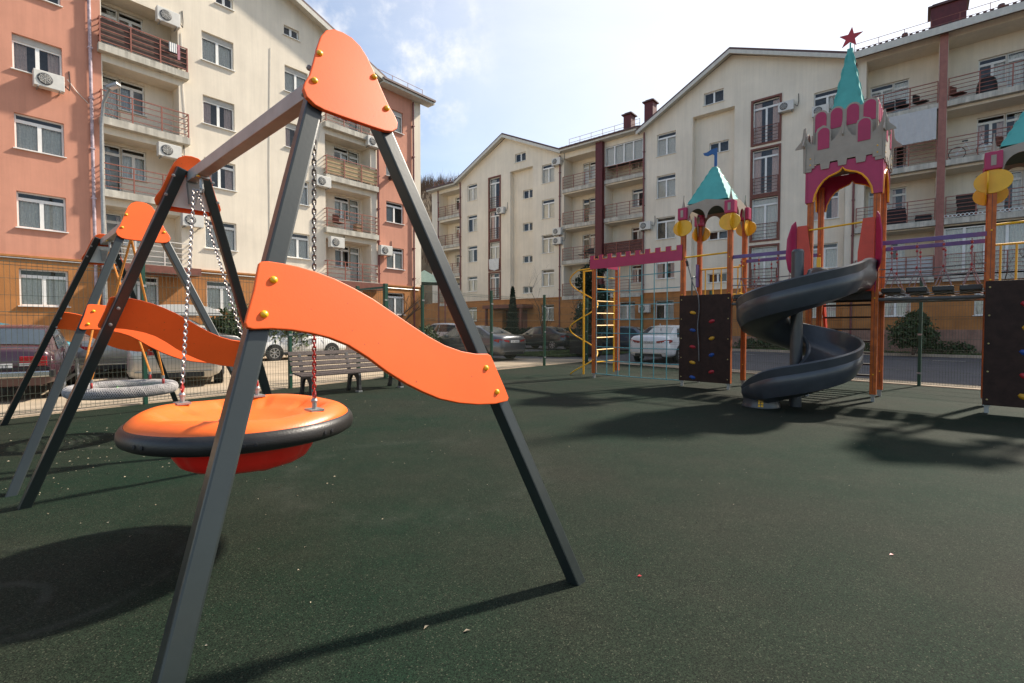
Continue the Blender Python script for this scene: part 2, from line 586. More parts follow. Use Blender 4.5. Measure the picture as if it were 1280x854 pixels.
# ------------------------------------------------------------------ facade kit
def wall(name, root, x0, x1, zb, top, holes, m, y=0., depth=.14):
    """wall on plane y; top: number or profile function; holes (x0,z0,x1,z1[,depth])"""
    prof = top if callable(top) else (lambda x: top)
    xs = {x0, x1}
    for h in holes:
        xs |= {h[0], h[2]}
    if callable(top):
        xs |= set(getattr(top, 'br', []))
    xs = sorted(x for x in xs if x0 <= x <= x1)
    b = MB()
    for xa, xb in zip(xs, xs[1:]):
        hs = sorted([h for h in holes if h[0] <= xa + 1e-6 and h[2] >= xb - 1e-6], key=lambda h: h[1])
        z = zb
        for h in hs:
            if h[1] > z + 1e-4:
                b.quad((xa, y, z), (xb, y, z), (xb, y, h[1]), (xa, y, h[1]))
            z = h[3]
        ta, tb = prof(xa + 1e-5), prof(xb - 1e-5)
        if max(ta, tb) > z + 1e-4:
            b.quad((xa, y, z), (xb, y, z), (xb, y, tb), (xa, y, ta))
    for h in holes:
        d = h[4] if len(h) > 4 else depth
        a, z0, c, z1 = h[:4]
        b.quad((a, y, z0), (a, y, z1), (a, y + d, z1), (a, y + d, z0))
        b.quad((c, y, z0), (c, y + d, z0), (c, y + d, z1), (c, y, z1))
        b.quad((a, y, z1), (c, y, z1), (c, y + d, z1), (a, y + d, z1))
        b.quad((a, y, z0), (a, y + d, z0), (c, y + d, z0), (c, y, z0))
    return b.build(name, m, root)

WCACHE = {}
def window(root, x, z, w, h, y=0., kind='std', cur=None, sill=True, fm='whiteframe', name='window'):
    """window set into a hole whose lower left corner is (x, z)"""
    cur = random.choice([0, 1, 2, 3, 4]) if cur is None else cur
    key = (round(w, 2), round(h, 2), kind, fm)
    if key not in WCACHE:
        t, dp = .055, .07
        if kind == 'std':
            th_ = h * .2
            panes = [(0, h - th_, w, h), (0, 0, w / 2, h - th_), (w / 2, 0, w, h - th_)]
        elif kind == 'box':
            th_ = h * .17
            panes = [(0, 0, w / 2, h - th_), (w / 2, 0, w, h - th_)]
        elif kind == 'three':
            panes = [(i * w / 3, 0, (i + 1) * w / 3, h) for i in range(3)]
        elif kind == 'french':
            th_ = h * .17
            panes = [(0, h - th_, w, h), (0, 0, w / 2, h - th_), (w / 2, 0, w, h - th_)]
        elif kind == 'two':
            panes = [(0, 0, w / 2, h), (w / 2, 0, w, h)]
        elif kind == 'door':
            panes = [(0, h * .83, w, h), (0, 0, w, h * .83)]
        elif kind == 'glazing':
            k = max(2, round(w / .75))
            panes = [(i * w / k, 0, (i + 1) * w / k, h) for i in range(k)]
        f, g = MB(), MB()
        for (a, c, b, d) in panes:
            f.box(a, a + t, 0, dp, c, d)
            f.box(b - t, b, 0, dp, c, d)
            f.box(a + t, b - t, 0, dp, c, c + t)
            f.box(a + t, b - t, 0, dp, d - t, d)
            g.quad((a + t, .03, c + t), (b - t, .03, c + t), (b - t, .03, d - t), (a + t, .03, d - t))
        if kind == 'box':
            sh = MB().box(0, w, -.02, .08, h - h * .17, h)
        else:
            sh = None
        ro = MB()
        dd = .55
        ro.quad((0, dd, 0), (w, dd, 0), (w, dd, h), (0, dd, h))
        ro.quad((0, .08, 0), (0, dd, 0), (0, dd, h), (0, .08, h))
        ro.quad((w, .08, 0), (w, dd, 0), (w, dd, h), (w, .08, h))
        ro.quad((0, .08, h), (w, .08, h), (w, dd, h), (0, dd, h))
        ro.quad((0, .08, 0), (w, .08, 0), (w, dd, 0), (0, dd, 0))
        cm = []
        for q in range(5):
            c_ = MB()
            hh = h * (.8 if kind in ('std', 'box') else .97)
            spans = [[(0.03, w - .03)], [(0.03, w * .5)], [(w * .5, w - .03)], [(.03, w * .3), (w * .72, w - .03)], [(.03, w - .03)]][q]
            for a, b in spans:
                n_ = max(3, int((b - a) / .045))
                for i in range(n_):
                    xa, xb = a + (b - a) * i / n_, a + (b - a) * (i + 1) / n_
                    ya, yb = .13 + .035 * (i % 2), .13 + .035 * ((i + 1) % 2)
                    c_.quad((xa, ya, .04), (xb, yb, .04), (xb, yb, hh), (xa, ya, hh))
            cm.append(c_.mesh('curtain', M[('curtain', 'curtain2', 'curtain', 'curtain3', 'curtain')[q]]))
        si = MB().box(-.05, w + .05, -.2, -.0, -.035, -.005)
        WCACHE[key] = (f.mesh('frame', M[fm]), g.mesh('pane', GLASS), cm, ro.mesh('interior', M['room']),
                       si.mesh('sill', M['whiteframe'], bevel=0), sh.mesh('roller_box', M['shutter']) if sh else None)
    F, G, C, RO, SI, SH = WCACHE[key]
    o = link(name, F, root, (x, y + .12, z))
    link('pane', G, o)
    if cur >= 0:
        link('curtain', C[cur], o)
    link('interior', RO, o)
    if SH:
        link('roller_box', SH, o)
    if sill:
        link('sill', SI, o)
    return o

RC = {}
def railing(parent, x0, x1, y, z, h=1.0, d=.5, bars=5, m='rail', sides=True, posts=None):
    """railing along x at plane y, returning to the wall by d"""
    w = x1 - x0
    key = (round(w, 2), h, d, bars, m, sides)
    if key not in RC:
        b = MB()
        t = .026
        for i in range(bars):
            zz = .12 + (h - .12) * i / (bars - 1)
            tt = t * (1.5 if i == bars - 1 else 1)
            b.box(0, w, -tt / 2, tt / 2, zz - tt / 2, zz + tt / 2)
            if sides:
                b.box(0, tt, tt / 2, d, zz - tt / 2, zz + tt / 2)
                b.box(w - tt, w, tt / 2, d, zz - tt / 2, zz + tt / 2)
        n_ = posts or max(2, round(w / 1.0))
        for i in range(n_ + 1):
            xx = w * i / n_
            xx = min(max(xx, .02), w - .02)
            b.box(xx - .022, xx + .022, -.022, .022, 0, h + .01)
        RC[key] = b.mesh('railing', M[m])
    return link('railing', RC[key], parent, (x0, y, z))

def balcony(root, x0, x1, z, proud=.3, thick=.28, deep=1.2, m='rail', h=1.0, bars=5, sides=True):
    """slab with railing; z is the slab top"""
    b = MB().box(x0, x1, -proud, deep, z - thick, z)
    o = b.build('balcony', M['concrete'], root)
    railing(o, x0 + .03, x1 - .03, -proud + .04, z, h, proud - .04, bars, m, sides)
    return o

def ac_unit(root, x, z, y=0.):
    if 'ac' not in WCACHE:
        b = MB().box(0, .82, -.40, -.10, 0, .56)
        fan = MB().lathe([(.02, 0), (.2, 0), (.21, .012), (.19, .02), (.05, .022), (.02, .03)], 20, Matrix.Translation((.3, -.40, .28)) @ Matrix.Rotation(R(90), 4, 'X'))
        rings = MB()
        for rr in (.07, .11, .15):
            rings.tube([(.3 + rr * math.cos(a * math.pi / 8), -.426, .28 + rr * math.sin(a * math.pi / 8)) for a in range(16)], .006, 4, closed=True)
        for a in range(8):
            rings.bar((.3, -.426, .28), (.3 + .19 * math.cos(a * .785), -.426, .28 + .19 * math.sin(a * .785)), .008, .008, (0, 1, 0))
        br = MB().box(.1, .13, -.42, 0, -.05, -.01).box(.68, .71, -.42, 0, -.05, -.01)
        ho = MB().tube([(.84, -.2, .3), (.98, -.12, .2), (1.02, -.03, .5), (1.0, -.02, .95)], .018, 6)
        WCACHE['ac'] = (b.mesh('air_conditioner', M['acwhite'], bevel=.02), fan.mesh('fan', M['acdark'], smooth=True), rings.mesh('grille', M['acwhite']),
                        br.mesh('bracket', M['galv']), ho.mesh('hose', M['ink'], smooth=True))
    A = WCACHE['ac']
    o = link('air_conditioner', A[0], root, (x - .4, y, z - .28))
    for nm, me in zip(('fan', 'grille', 'bracket', 'hose'), A[1:]):
        link(nm, me, o)
    return o

def drainpipe(root, x, z0, z1, m='pipe', y=-.09):
    b = MB().tube([(x, y, z0), (x, y, z1)], .055, 10)
    z = z0 + .6
    while z < z1:
        b.box(x - .075, x + .075, y - .065, 0, z, z + .05)
        z += 1.9
    return b.build('drainpipe', M[m], root, smooth=True)

# ================================================================== left building
LB = thing('apartment_building', 'apartment block on the left with cream and salmon walls over an ochre ground floor', 'apartment building', LP, LA)
zt = [(2.14, 3.46), (4.92, 6.2), (7.7, 8.94), (10.45, 11.7), (13.22, 14.5)]
def gl(x):
    return 15.75 + max(0, (7.3 - abs(x - 7.5)) * .37)
gl.br = [7.5, 14.4]
F_L = [3.95, 6.73, 9.51, 12.29]
# upper walls
pinkW = [(-9.0, -7.7), (-4.9, -3.6), (-.53, .77)]
wall('wall', LB, -16, 1.9, 3.9, 16.4, [(a, z0, b, z1) for a, b in pinkW for z0, z1 in zt[1:]], M['pink'])
cw = [(5.38, 6.68), (9.04, 10.24)]
hol = [(a, z0, b, z1) for a, b in cw for z0, z1 in zt[1:]] + [(5.97, 15.97, 6.69, 16.5), (9.03, 15.97, 9.8, 16.46)]
hol += [(1.93, f, 4.47, f + 2.22, .9) for f in F_L] + [(11.15, f, 13.95, f + 2.22, .9) for f in F_L]
wall('wall', LB, 1.9, 14.4, 3.9, gl, hol, M['cream'])
pw2 = [(15.03, 16.3)]
wall('wall', LB, 14.4, 17.0, 3.9, 15.6, [(a, z0, b, z1) for a, b in pw2 for z0, z1 in zt[1:]], M['pink'])
wall('wall', LB, 17.0, 17.65, 3.9, 15.6, [], M['cream'])
lowW = pinkW + [(2.3, 3.6)] + cw + [(12.1, 13.4)] + pw2
wall('wall', LB, -16, 17.65, 0.0, 3.86, [(a, zt[0][0], b, zt[0][1]) for a, b in lowW], M['ochre'], y=-.05)
MB().box(-16, 17.7, -.09, 0, 3.86, 3.93).build('ledge', M['ochre'], LB)
MB().box(-16, 17.68, -.11, -.055, 0, .7).build('plinth', M['plinth'], LB)
for a, b in pinkW + cw + pw2:
    for k, (z0, z1) in enumerate(zt):
        window(LB, a, z0, b - a, z1 - z0, y=0 if k else -.05, kind='box' if (k > 2) else 'std',
               cur=(3 if k == 3 and a < 0 else None))
for a, b in ((2.3, 3.6), (12.1, 13.4)):
    window(LB, a, zt[0][0], b - a, zt[0][1] - zt[0][0], y=-.05)
window(LB, 5.97, 15.97, .72, .53, kind='two', cur=-1)
window(LB, 9.03, 15.97, .77, .49, kind='two', cur=-1)
# balcony bays
for bx0, bx1, sx0, sx1, ux, flip in ((1.93, 4.47, 1.78, 4.78, 1.98, 0), (11.15, 13.95, 11.03, 14.3, 12.2, 1)):
    for k, f in enumerate(F_L):
        if flip:
            hs = [(ux, f + .85, ux + .95, f + 2.1), (ux + .95, f + .02, ux + 1.6, f + 2.1)] if k != 1 else [(ux, f + .85, ux + .95, f + 2.1), (ux + .95, f + .02, ux + 1.6, f + 2.1)]
        else:
            hs = [(ux, f + .02, ux + .66, f + 2.1), (ux + .66, f + .85, ux + 1.5, f + 2.1)]
        wall('wall', LB, bx0, bx1, f, f + 2.22, hs, M['cream'], y=.9)
        for q in hs:
            dr = q[1] < f + .1
            window(LB, q[0], q[1], q[2] - q[0], q[3] - q[1], y=.9, kind='door' if dr else 'std', sill=not dr, name='balcony_door' if dr else 'window', cur=None)
        bal = balcony(LB, sx0, sx1, f, m='railwhite' if (k == 0 and not flip) else 'rail')
        if k == 3 and not flip:      # brown screen behind the top rails
            MB().box(sx0 + .06, sx1 - .06, -.22, -.2, f + .1, f + .97).build('screen_panel', mat('brown_screen', (.10, .065, .05), .8, var=.2), bal)
        if k == 2 and flip:
            MB().box(sx0 + .06, sx1 - .06, -.22, -.2, f + .1, f + .95).build('screen_panel', mat('beige_screen', (.50, .40, .22), .8, var=.1), bal)
MB().prism([(2.2, 3.86), (4.9, 3.86), (4.9, 3.55), (2.2, 3.55)], -.95, -.1).build('porch_canopy', M['brownframe'], LB)
MB().prism([(11.0, 3.86), (14.4, 3.86), (14.4, 3.5), (11.0, 3.5)], -.85, -.1).build('porch_canopy', M['brownframe'], LB)
# roof, fascia and side walls (a closed shell)
def gable_roof(root, x0, xm, x1, z0, zm, z1, y0=-.55, y1=12., t=.16):
    for (a, za, b, zb_) in ((x0, z0, xm, zm), (xm, zm, x1, z1)):
        MB().prism([(a, za), (b, zb_), (b, zb_ + t), (a, za + t)], y0, y1).build('roof', M['roof'], root)
        MB().prism([(a, za - .22), (b, zb_ - .22), (b, zb_ + .02), (a, za + .02)], y0 - .03, y0 - .002).build('fascia', M['fascia'], root)
        MB().prism([(a, za - .05), (b, zb_ - .05), (b, zb_ - .004), (a, za - .004)], y0, 0).build('soffit', M['fascia'], root)
gable_roof(LB, -.1, 7.5, 14.75, 15.7, 18.5, 15.75)
def eave_roof(root, x0, x1, z, y0=-.6, rise=1.6, back=6., name='roof'):
    X = Matrix(((0, 1, 0, 0), (1, 0, 0, 0), (0, 0, 1, 0), (0, 0, 0, 1)))
    b = MB()
    v = [(x0, y0, z), (x1, y0, z), (x1, back, z + rise), (x0, back, z + rise), (x0, y0, z + .1), (x1, y0, z + .1), (x1, back, z + rise + .1), (x0, back, z + rise + .1)]
    b.add(v, [(0, 3, 2, 1), (4, 5, 6, 7), (0, 1, 5, 4), (1, 2, 6, 5), (2, 3, 7, 6), (3, 0, 4, 7)])
    # standing seams
    x = x0 + .2
    while x < x1:
        b.bar((x, y0, z + .11), (x, back, z + rise + .11), .03, .05)
        x += .42
    b.build(name, M['roof'], root)
    MB().box(x0, x1, y0 - .05, y0 - .003, z - .2, z + .06).build('fascia', M['fascia'], root)
    MB().box(x0, x1, y0, 0, z - .2, z - .14).build('soffit', M['fascia'], root)
    MB().box(x0 - .02, x1 + .02, y0 - .15, y0 - .06, z - .06, z + .05).build('gutter', M['roof'], root)
def roof_rail(root, x0, x1, z, y=.3):
    b = MB()
    n_ = max(2, int((x1 - x0) / 1.0))
    for i in range(n_ + 1):
        x = x0 + (x1 - x0) * i / n_
        b.box(x - .012, x + .012, y - .012, y + .012, z, z + .62)
    for h in (.3, .6):
        b.box(x0, x1, y - .01, y + .01, z + h - .01, z + h + .01)
    b.build('roof_railing', M['rail'], root)
eave_roof(LB, 14.45, 18.3, 15.72)
roof_rail(LB, 12.2, 18.0, 16.0, y=.2)
MB().box(-16, -.1, -.5, 12, 16.4, 16.6).build('roof', M['roof'], LB)
b = MB()
b.quad((17.65, 0, 0), (17.65, 12, 0), (17.65, 12, 15.6), (17.65, 0, 15.6))
b.quad((-16, 0, 0), (-16, 12, 0), (-16, 12, 16.4), (-16, 0, 16.4))
b.quad((-16, 12, 0), (17.65, 12, 0), (17.65, 12, 15.6), (-16, 12, 15.6))
b.quad((-16, 1.5, 3.88), (17.6, 1.5, 3.88), (17.6, 1.5, 15.5), (-16, 1.5, 15.5))
b.build('wall', M['cream'], LB)
drainpipe(LB, 1.56, 0, 16.3, 'pipelight')
drainpipe(LB, 14.42, 3.9, 15.4)
drainpipe(LB, 17.02, 0, 15.4)
drainpipe(LB, 1.75, 0, 3.8)
for x, z in ((.35, 10.25), (4.05, 14.28), (4.0, 8.75), (4.8, 6.0), (10.85, 9.05), (11.6, 5.95), (14.75, 5.9), (13.95, 12.0)):
    ac_unit(LB, x, z)
MB().tube([(-2, -.08, 3.82), (17.4, -.08, 3.72)], .025, 6).build('gas_pipe', M['galv'], LB)
o = MB().lathe([(.02, 0), (.15, .02), (.28, .07), (.36, .14), (.35, .15), (.27, .09), (.02, .035)], 18,
           Matrix.Translation((15.45, -.35, 10.4)) @ Matrix.Rotation(R(100), 4, 'X')).build('satellite_dish', M['acwhite'], LB, smooth=True)
MB().bar((15.45, -.35, 10.4), (15.3, 0, 10.2), .04, .04).bar((15.25, -.3, 10.3), (15.25, -.05, 10.3), .16, .2).build('dish_arm', M['ink'], LB)

for (x0_, z0_, x1_, z1_) in ((.9, 10.6, 1.5, 9.9), (4.6, 14.0, 4.75, 9.3), (10.6, 9.3, 10.9, 12.2), (8.2, 3.9, 8.35, 15.0)):
    MB().tube([(x0_, -.02, z0_), ((x0_ + x1_) / 2 - .05, -.02, (z0_ + z1_) / 2), (x1_, -.02, z1_)], .012, 5).build('cable', M['acwhite'], LB)

# ================================================================== right buildings (one row)
RB = thing('apartment_building', 'row of cream gabled apartment blocks with balconies behind the castle playground', 'apartment building', RP, R(-40))
F_R = [3.87, 6.73, 9.6, 12.48]
zr = [(1.94, 3.25), (4.78, 6.18), (7.57, 9.08), (10.45, 12.0), (13.38, 14.9)]
def gd(x):
    return 15.45 + max(0., (1 - abs(x + 14.1) / 5.9)) * 2.75
gd.br = [-14.1]
def gc(x):
    return (15.5 + (x + .95) / 5.85 * 3.2) if x < 4.9 else (18.7 - (x - 4.9) / 6.1 * 2.4)
gc.br = [4.9]
def stack(xa, xb, zs, kind='std', y=0., cur=None):
    for k, (z0, z1) in enumerate(zs):
        window(RB, xa, z0, xb - xa, z1 - z0, y=y if z0 > 3.8 else y - .05, kind=kind, cur=cur)
# D block
Dcols = [(-18.95, -17.68), (-10.12, -8.84)]
frD = [(-16.1, 12.2, -14.82, 14.95), (-16.1, 9.4, -14.82, 11.95), (-16.1, 6.6, -14.82, 9.15), (-16.1, 3.95, -14.82, 6.3)]
hD = [(a, z0, b, z1) for a, b in Dcols for z0, z1 in zr[1:]] + frD + [(-13.6, 3.8, -11.1, 15.1, .5), (-13.05, 15.75, -11.85, 16.5)]
wall('wall', RB, -19.9, -8.2, 3.8, gd, hD, M['cream'])
hDs = [(-12.55, z0, -11.38, z1) for z0, z1 in ((4.35, 4.95), (7.03, 7.63), (9.79, 10.5), (12.62, 13.37))]
wall('wall', RB, -13.6, -11.1, 3.8, 15.1, hDs, M['cream'], y=.5)
for h in hDs:
    window(RB, h[0], h[1], h[2] - h[0], h[3] - h[1], y=.5, kind='two', cur=-1)
window(RB, -13.05, 15.75, 1.2, .75, kind='two', cur=-1)
lowD = [(-18.95, -17.68), (-10.12, -8.84)]
wall('wall', RB, -30, 11.2, 0, 3.78, [(a, zr[0][0], b, zr[0][1]) for a, b in lowD + [(-2.9, -1.6), (-.05, 1.3), (6.2, 7.5), (9.4, 10.7), (-6.6, -5.4)]]
     + [(-14.5, .15, -11.6, 2.9, .6)], M['ochre'], y=-.05)
for a, b in Dcols:
    stack(a, b, zr)
def french(h, root, y=0.):
    x0, z0, x1, z1 = h
    b = MB()
    t = .12
    b.box(x0 - t, x0, y - .06, y + .1, z0 - t, z1 + t).box(x1, x1 + t, y - .06, y + .1, z0 - t, z1 + t)
    b.box(x0, x1, y - .06, y + .1, z1, z1 + t).box(x0, x1, y - .06, y + .1, z0 - t, z0)
    o = b.build('surround', M['brownframe'], root)
    window(root, x0, z0, x1 - x0, z1 - z0, y=y, kind='french', sill=False, name='french_window')
    railing(o, x0 + .01, x1 - .01, y - .03, z0 + .02, .95, .1, 5, 'brownframe', sides=False, posts=1)
for h in frD:
    french(h, RB)
# bays 1 and 2
wall('wall', RB, -8.2, -.95, 3.8, 15.5, [(-7.9, f, -4.8, f + 2.5, 1.25) for f in F_R] + [(-4.15, f, -1.05, f + 2.5, 1.25) for f in F_R], M['cream'])
for k, f in enumerate(F_R):
    hs = [(-6.9, f + .02, -6.3, f + 2.2), (-6.3, f + .85, -5.25, f + 2.2)]
    wall('wall', RB, -7.9, -4.8, f, f + 2.5, hs, M['cream'], y=1.25)
    window(RB, hs[0][0], hs[0][1], .6, 2.18, y=1.25, kind='door', sill=False, name='balcony_door', cur=-1 if k < 3 else 0)
    window(RB, hs[1][0], hs[1][1], 1.05, 1.35, y=1.25)
    balcony(RB, -8.0, -4.83, f, proud=.12, deep=1.25)
    hs = [(-2.55, f + .85, -1.6, f + 2.2), (-1.6, f + .02, -1.08, f + 2.2)]
    wall('wall', RB, -4.15, -1.05, f, f + 2.5, hs, M['cream'], y=1.25)
    window(RB, hs[0][0], hs[0][1], .95, 1.35, y=1.25)
    window(RB, hs[1][0], hs[1][1], .52, 2.18, y=1.25, kind='door', sill=False, name='balcony_door')
    bal = balcony(RB, -4.17, -1.0, f, proud=.12, deep=1.25)
    if k == 1:
        b = MB()
        for j in range(9):
            b.box(-4.1, -1.06, -.05, -.03, f + .1 + j * .1, f + .19 + j * .1)
        b.build('screen_panel', mat('dark_red_slats', (.10, .03, .025), .7, var=.2), bal)
    if k == 3:
        window(bal, -4.12, f + 1.05, 3.04, 1.42, y=-.1, kind='glazing', cur=4, sill=False)
window(RB, -2.9, zr[0][0], 1.3, 1.31, y=-.05)
window(RB, -6.6, zr[0][0], 1.2, 1.31, y=-.05)
MB().box(-4.78, -4.2, -.38, .3, 0, 15.5).build('pillar', M['maroon'], RB)
# C block
Ccols = [(-.05, 1.3), (9.43, 10.73)]
frC = [(6.2, 12.72, 7.66, 15.3), (6.2, 9.62, 7.66, 12.32), (6.2, 6.78, 7.66, 9.36), (6.2, 4.0, 7.66, 6.35)]
hC = [(a, z0, b, z1) for a, b in Ccols for z0, z1 in zr[1:]] + frC + [(2.45, 3.8, 5.1, 15.45, .5), (3.17, 15.98, 4.42, 16.78)]
wall('wall', RB, -.95, 11.0, 3.8, gc, hC, M['cream'])
hCs = [(3.4, z0, 4.62, z1) for z0, z1 in ((4.35, 4.95), (7.2, 7.75), (10.1, 10.8), (12.9, 13.62))]
wall('wall', RB, 2.45, 5.1, 3.8, 15.45, hCs, M['cream'], y=.5)
for h in hCs:
    window(RB, h[0], h[1], h[2] - h[0], h[3] - h[1], y=.5, kind='two', cur=-1)
window(RB, 3.17, 15.98, 1.25, .8, kind='two', cur=-1)
for a, b in Ccols:
    stack(a, b, zr)
window(RB, 6.2, zr[0][0], 1.3, 1.31, y=-.05)
for h in frC:
    french(h, RB)
# E block, standing proud by .9
PE = -.9
E_ = [3.87, 6.66, 9.5, 12.35]
Eb = [(11.95, 14.85), (15.2, 19.6), (19.9, 24.2)]
wall('wall', RB, 11.1, 26, 3.8, 15.75, [(a, f, b, f + 2.45, 1.3) for a, b in Eb for f in E_[:3]] + [(a, E_[3], b, 15.45, 1.3) for a, b in Eb], M['cream'], y=PE)
wall('wall', RB, 11.1, 26, 0, 3.78, [(a, 1.94, a + w_, 3.25) for a, w_ in ((12.75, 1.25), (16.35, 1.3), (20.5, 1.3))], M['ochre'], y=PE - .05)
for a, w_ in ((12.75, 1.25), (16.35, 1.3), (20.5, 1.3)):
    window(RB, a, 1.94, w_, 1.31, y=PE - .05)
MB().quad((11.1, PE - .05, 0), (11.1, .3, 0), (11.1, .3, 15.75), (11.1, PE - .0, 15.75)).build('wall', M['cream'], RB)
MB().box(14.87, 15.17, PE - .32, PE + .2, 3.8, 15.6).build('pillar', M['rosepillar'], RB)
MB().box(19.62, 19.88, PE - .32, PE + .2, 3.8, 15.6).build('pillar', M['rosepillar'], RB)
for bi, (a, b_) in enumerate(Eb):
    for k, f in enumerate(E_):
        tp = f + 2.45 if k < 3 else 15.45
        ux = a + .1 if bi == 0 else a + 1.15
        hs = [(ux, f + .8, ux + 1.0, f + 2.2), (ux + 1.0, f + .02, ux + 1.65, f + 2.2)]
        if bi:
            hs.append((ux + 1.65, f + .8, ux + 2.6, f + 2.2))
        wall('wall', RB, a, b_, f, tp, hs, M['cream'], y=PE + 1.3)
        for q in hs:
            dr = q[1] < f + .1
            window(RB, q[0], q[1], q[2] - q[0], q[3] - q[1], y=PE + 1.3, kind='door' if dr else 'std', sill=False, name='balcony_door' if dr else 'window')
        s0 = a - .35 if bi == 0 else a - .02
        sl = MB().box(s0, b_ + .02, PE - .3, PE + 1.3, f - .27, f).build('balcony', M['concrete'], RB)
        railing(sl, s0 + .03, b_, PE - .26, f, 1.05, .24, 6, 'rail' if (bi or k % 2) else 'rail')
        if k == 0 and bi == 1:
            window(sl, a, f + .1, b_ - a, 2.25, y=PE - .1, kind='glazing', cur=0, sill=False)
        if k == 0 and bi == 0:
            MB().box(s0 + .05, b_ - .02, PE - .22, PE - .2, f + .05, f + 1.0).build('screen_panel', mat('pale_sheet', (.42, .44, .45), .6, var=.08), sl)
        if k == 1 and bi == 1:
            bb = MB()
            x = a + .05
            while x < b_ - .1:
                bb.tube([(x + .07 * math.cos(t_ * math.pi / 5), PE - .3, f + .1 + .07 * math.sin(t_ * math.pi / 5)) for t_ in range(10)], .016, 4, closed=True)
                x += .15
            bb.build('lattice_trim', M['whiteframe'], sl)
# roofs
gable_roof(RB, -20.3, -14.1, -7.9, 15.3, 18.32, 15.5)
gable_roof(RB, -1.4, 4.9, 11.35, 15.3, 18.8, 16.2)
eave_roof(RB, -24.2, -20.25, 15.3)
roof_rail(RB, -24, -20.4, 15.6)
eave_roof(RB, -7.95, -1.35, 15.6, back=4.)
roof_rail(RB, -7.6, -1.5, 15.95)
MB().box(11.2, 26, PE - .6, 8, 15.75, 15.9).build('roof', M['roof'], RB)
MB().box(11.2, 26, PE - .66, PE - .603, 15.52, 15.86).build('fascia', M['fascia'], RB)
bb = MB()
x = 11.3
while x < 26:
    bb.box(x, x + .12, PE - .62, 4, 15.902, 15.96)
    x += .24
bb.build('roof_tiles', M['roof'], RB)
roof_rail(RB, 11.4, 26, 15.95, y=PE)
def chimney(x, z, w, h, y=.2, d=.7):
    o = MB().box(x, x + w, y, y + d, z, z + h).build('chimney', M['maroon'], RB)
    MB().box(x - .12, x + w + .12, y - .12, y + d + .12, z + h, z + h + .08).box(x + .05, x + w - .05, y + .05, y + d - .05, z + h + .08, z + h + .2).build('chimney_cap', M['roof'], o)
chimney(-2.75, 15.7, .6, 1.35)
chimney(-1.25, 15.7, .65, 1.95, y=.5)
chimney(14.5, 15.9, 1.35, 1.75, y=.1, d=1.2)
for x in (13.5, 17.0):
    MB().tube([(x, PE + .2, 15.9), (x, PE + .2, 16.25)], .04, 8).lathe([(.1, 16.25), (.14, 16.3), (.12, 16.42), (.03, 16.45)], 10, Matrix.Translation((x, PE + .2, 0))).build('roof_vent', M['roof'], RB, smooth=True)
# side pieces of the row: far left balconies, back wall, end walls
wall('wall', RB, -24.1, -19.9, 3.8, 15.3, [(-23.0, f - .1, -20.05, f + 2.3, 1.2) for f in F_R], M['cream'], y=.001)
for k, f in enumerate(F_R):
    f -= .1
    hs = [(-21.9, f + .85, -21.0, f + 2.1), (-21.0, f + .02, -20.4, f + 2.1)]
    wall('wall', RB, -23.0, -20.05, f, f + 2.4, hs, M['cream'], y=1.2)
    for q in hs:
        dr = q[1] < f + .1
        window(RB, q[0], q[1], q[2] - q[0], q[3] - q[1], y=1.2, kind='door' if dr else 'std', sill=False, name='balcony_door' if dr else 'window')
    balcony(RB, -23.05, -19.98, f, proud=.12, deep=1.2)
b = MB()
b.quad((-24.1, 0, 0), (-24.1, 12, 0), (-24.1, 12, 15.3), (-24.1, 0, 15.3))
b.quad((26, PE, 0), (26, 12, 0), (26, 12, 15.7), (26, PE, 15.7))
b.quad((-24.1, 12, 0), (26, 12, 0), (26, 12, 15.4), (-24.1, 12, 15.4))
b.quad((-24, 2.0, 3.79), (26, 2.0, 3.79), (26, 2.0, 15.4), (-24, 2.0, 15.4))
b.build('wall', M['cream'], RB)
MB().box(-24.1, 11.1, -.09, 0, 3.775, 3.84).box(11.1, 26, PE - .09, PE, 3.775, 3.84).build('ledge', M['ochre'], RB)
MB().box(-24.1, 11.1, -.11, -.055, 0, .8).box(11.1, 26, PE - .12, PE - .055, 0, 1.25).build('plinth', M['plinth'], RB)
for x in (-23.07, -19.87, -8.25, -.98):
    drainpipe(RB, x, 0, 15.3)
drainpipe(RB, 11.5, 0, 15.5, y=PE - .1)
for x, z in ((-14.5, 11.8), (-8.45, 14.8), (-8.35, 9.15), (-8.35, 8.4), (-.75, 8.6), (8.05, 14.45), (9.8, 13.7), (-.75, 2.7)):
    ac_unit(RB, x, z, y=-.05 if z < 3 else 0.)
# porch of the D block
MB().box(-15.6, -11.0, -1.5, -.05, 3.0, 3.3).build('porch_canopy', M['brownframe'], RB)
MB().box(-14.5, -11.6, .5, .55, .1, 2.95).build('entrance_door', M['brownframe'], RB)
for x in (-15.4, -11.4):
    MB().box(x, x + .2, -1.4, -1.2, 0, 3.0).build('porch_post', M['brownframe'], RB)

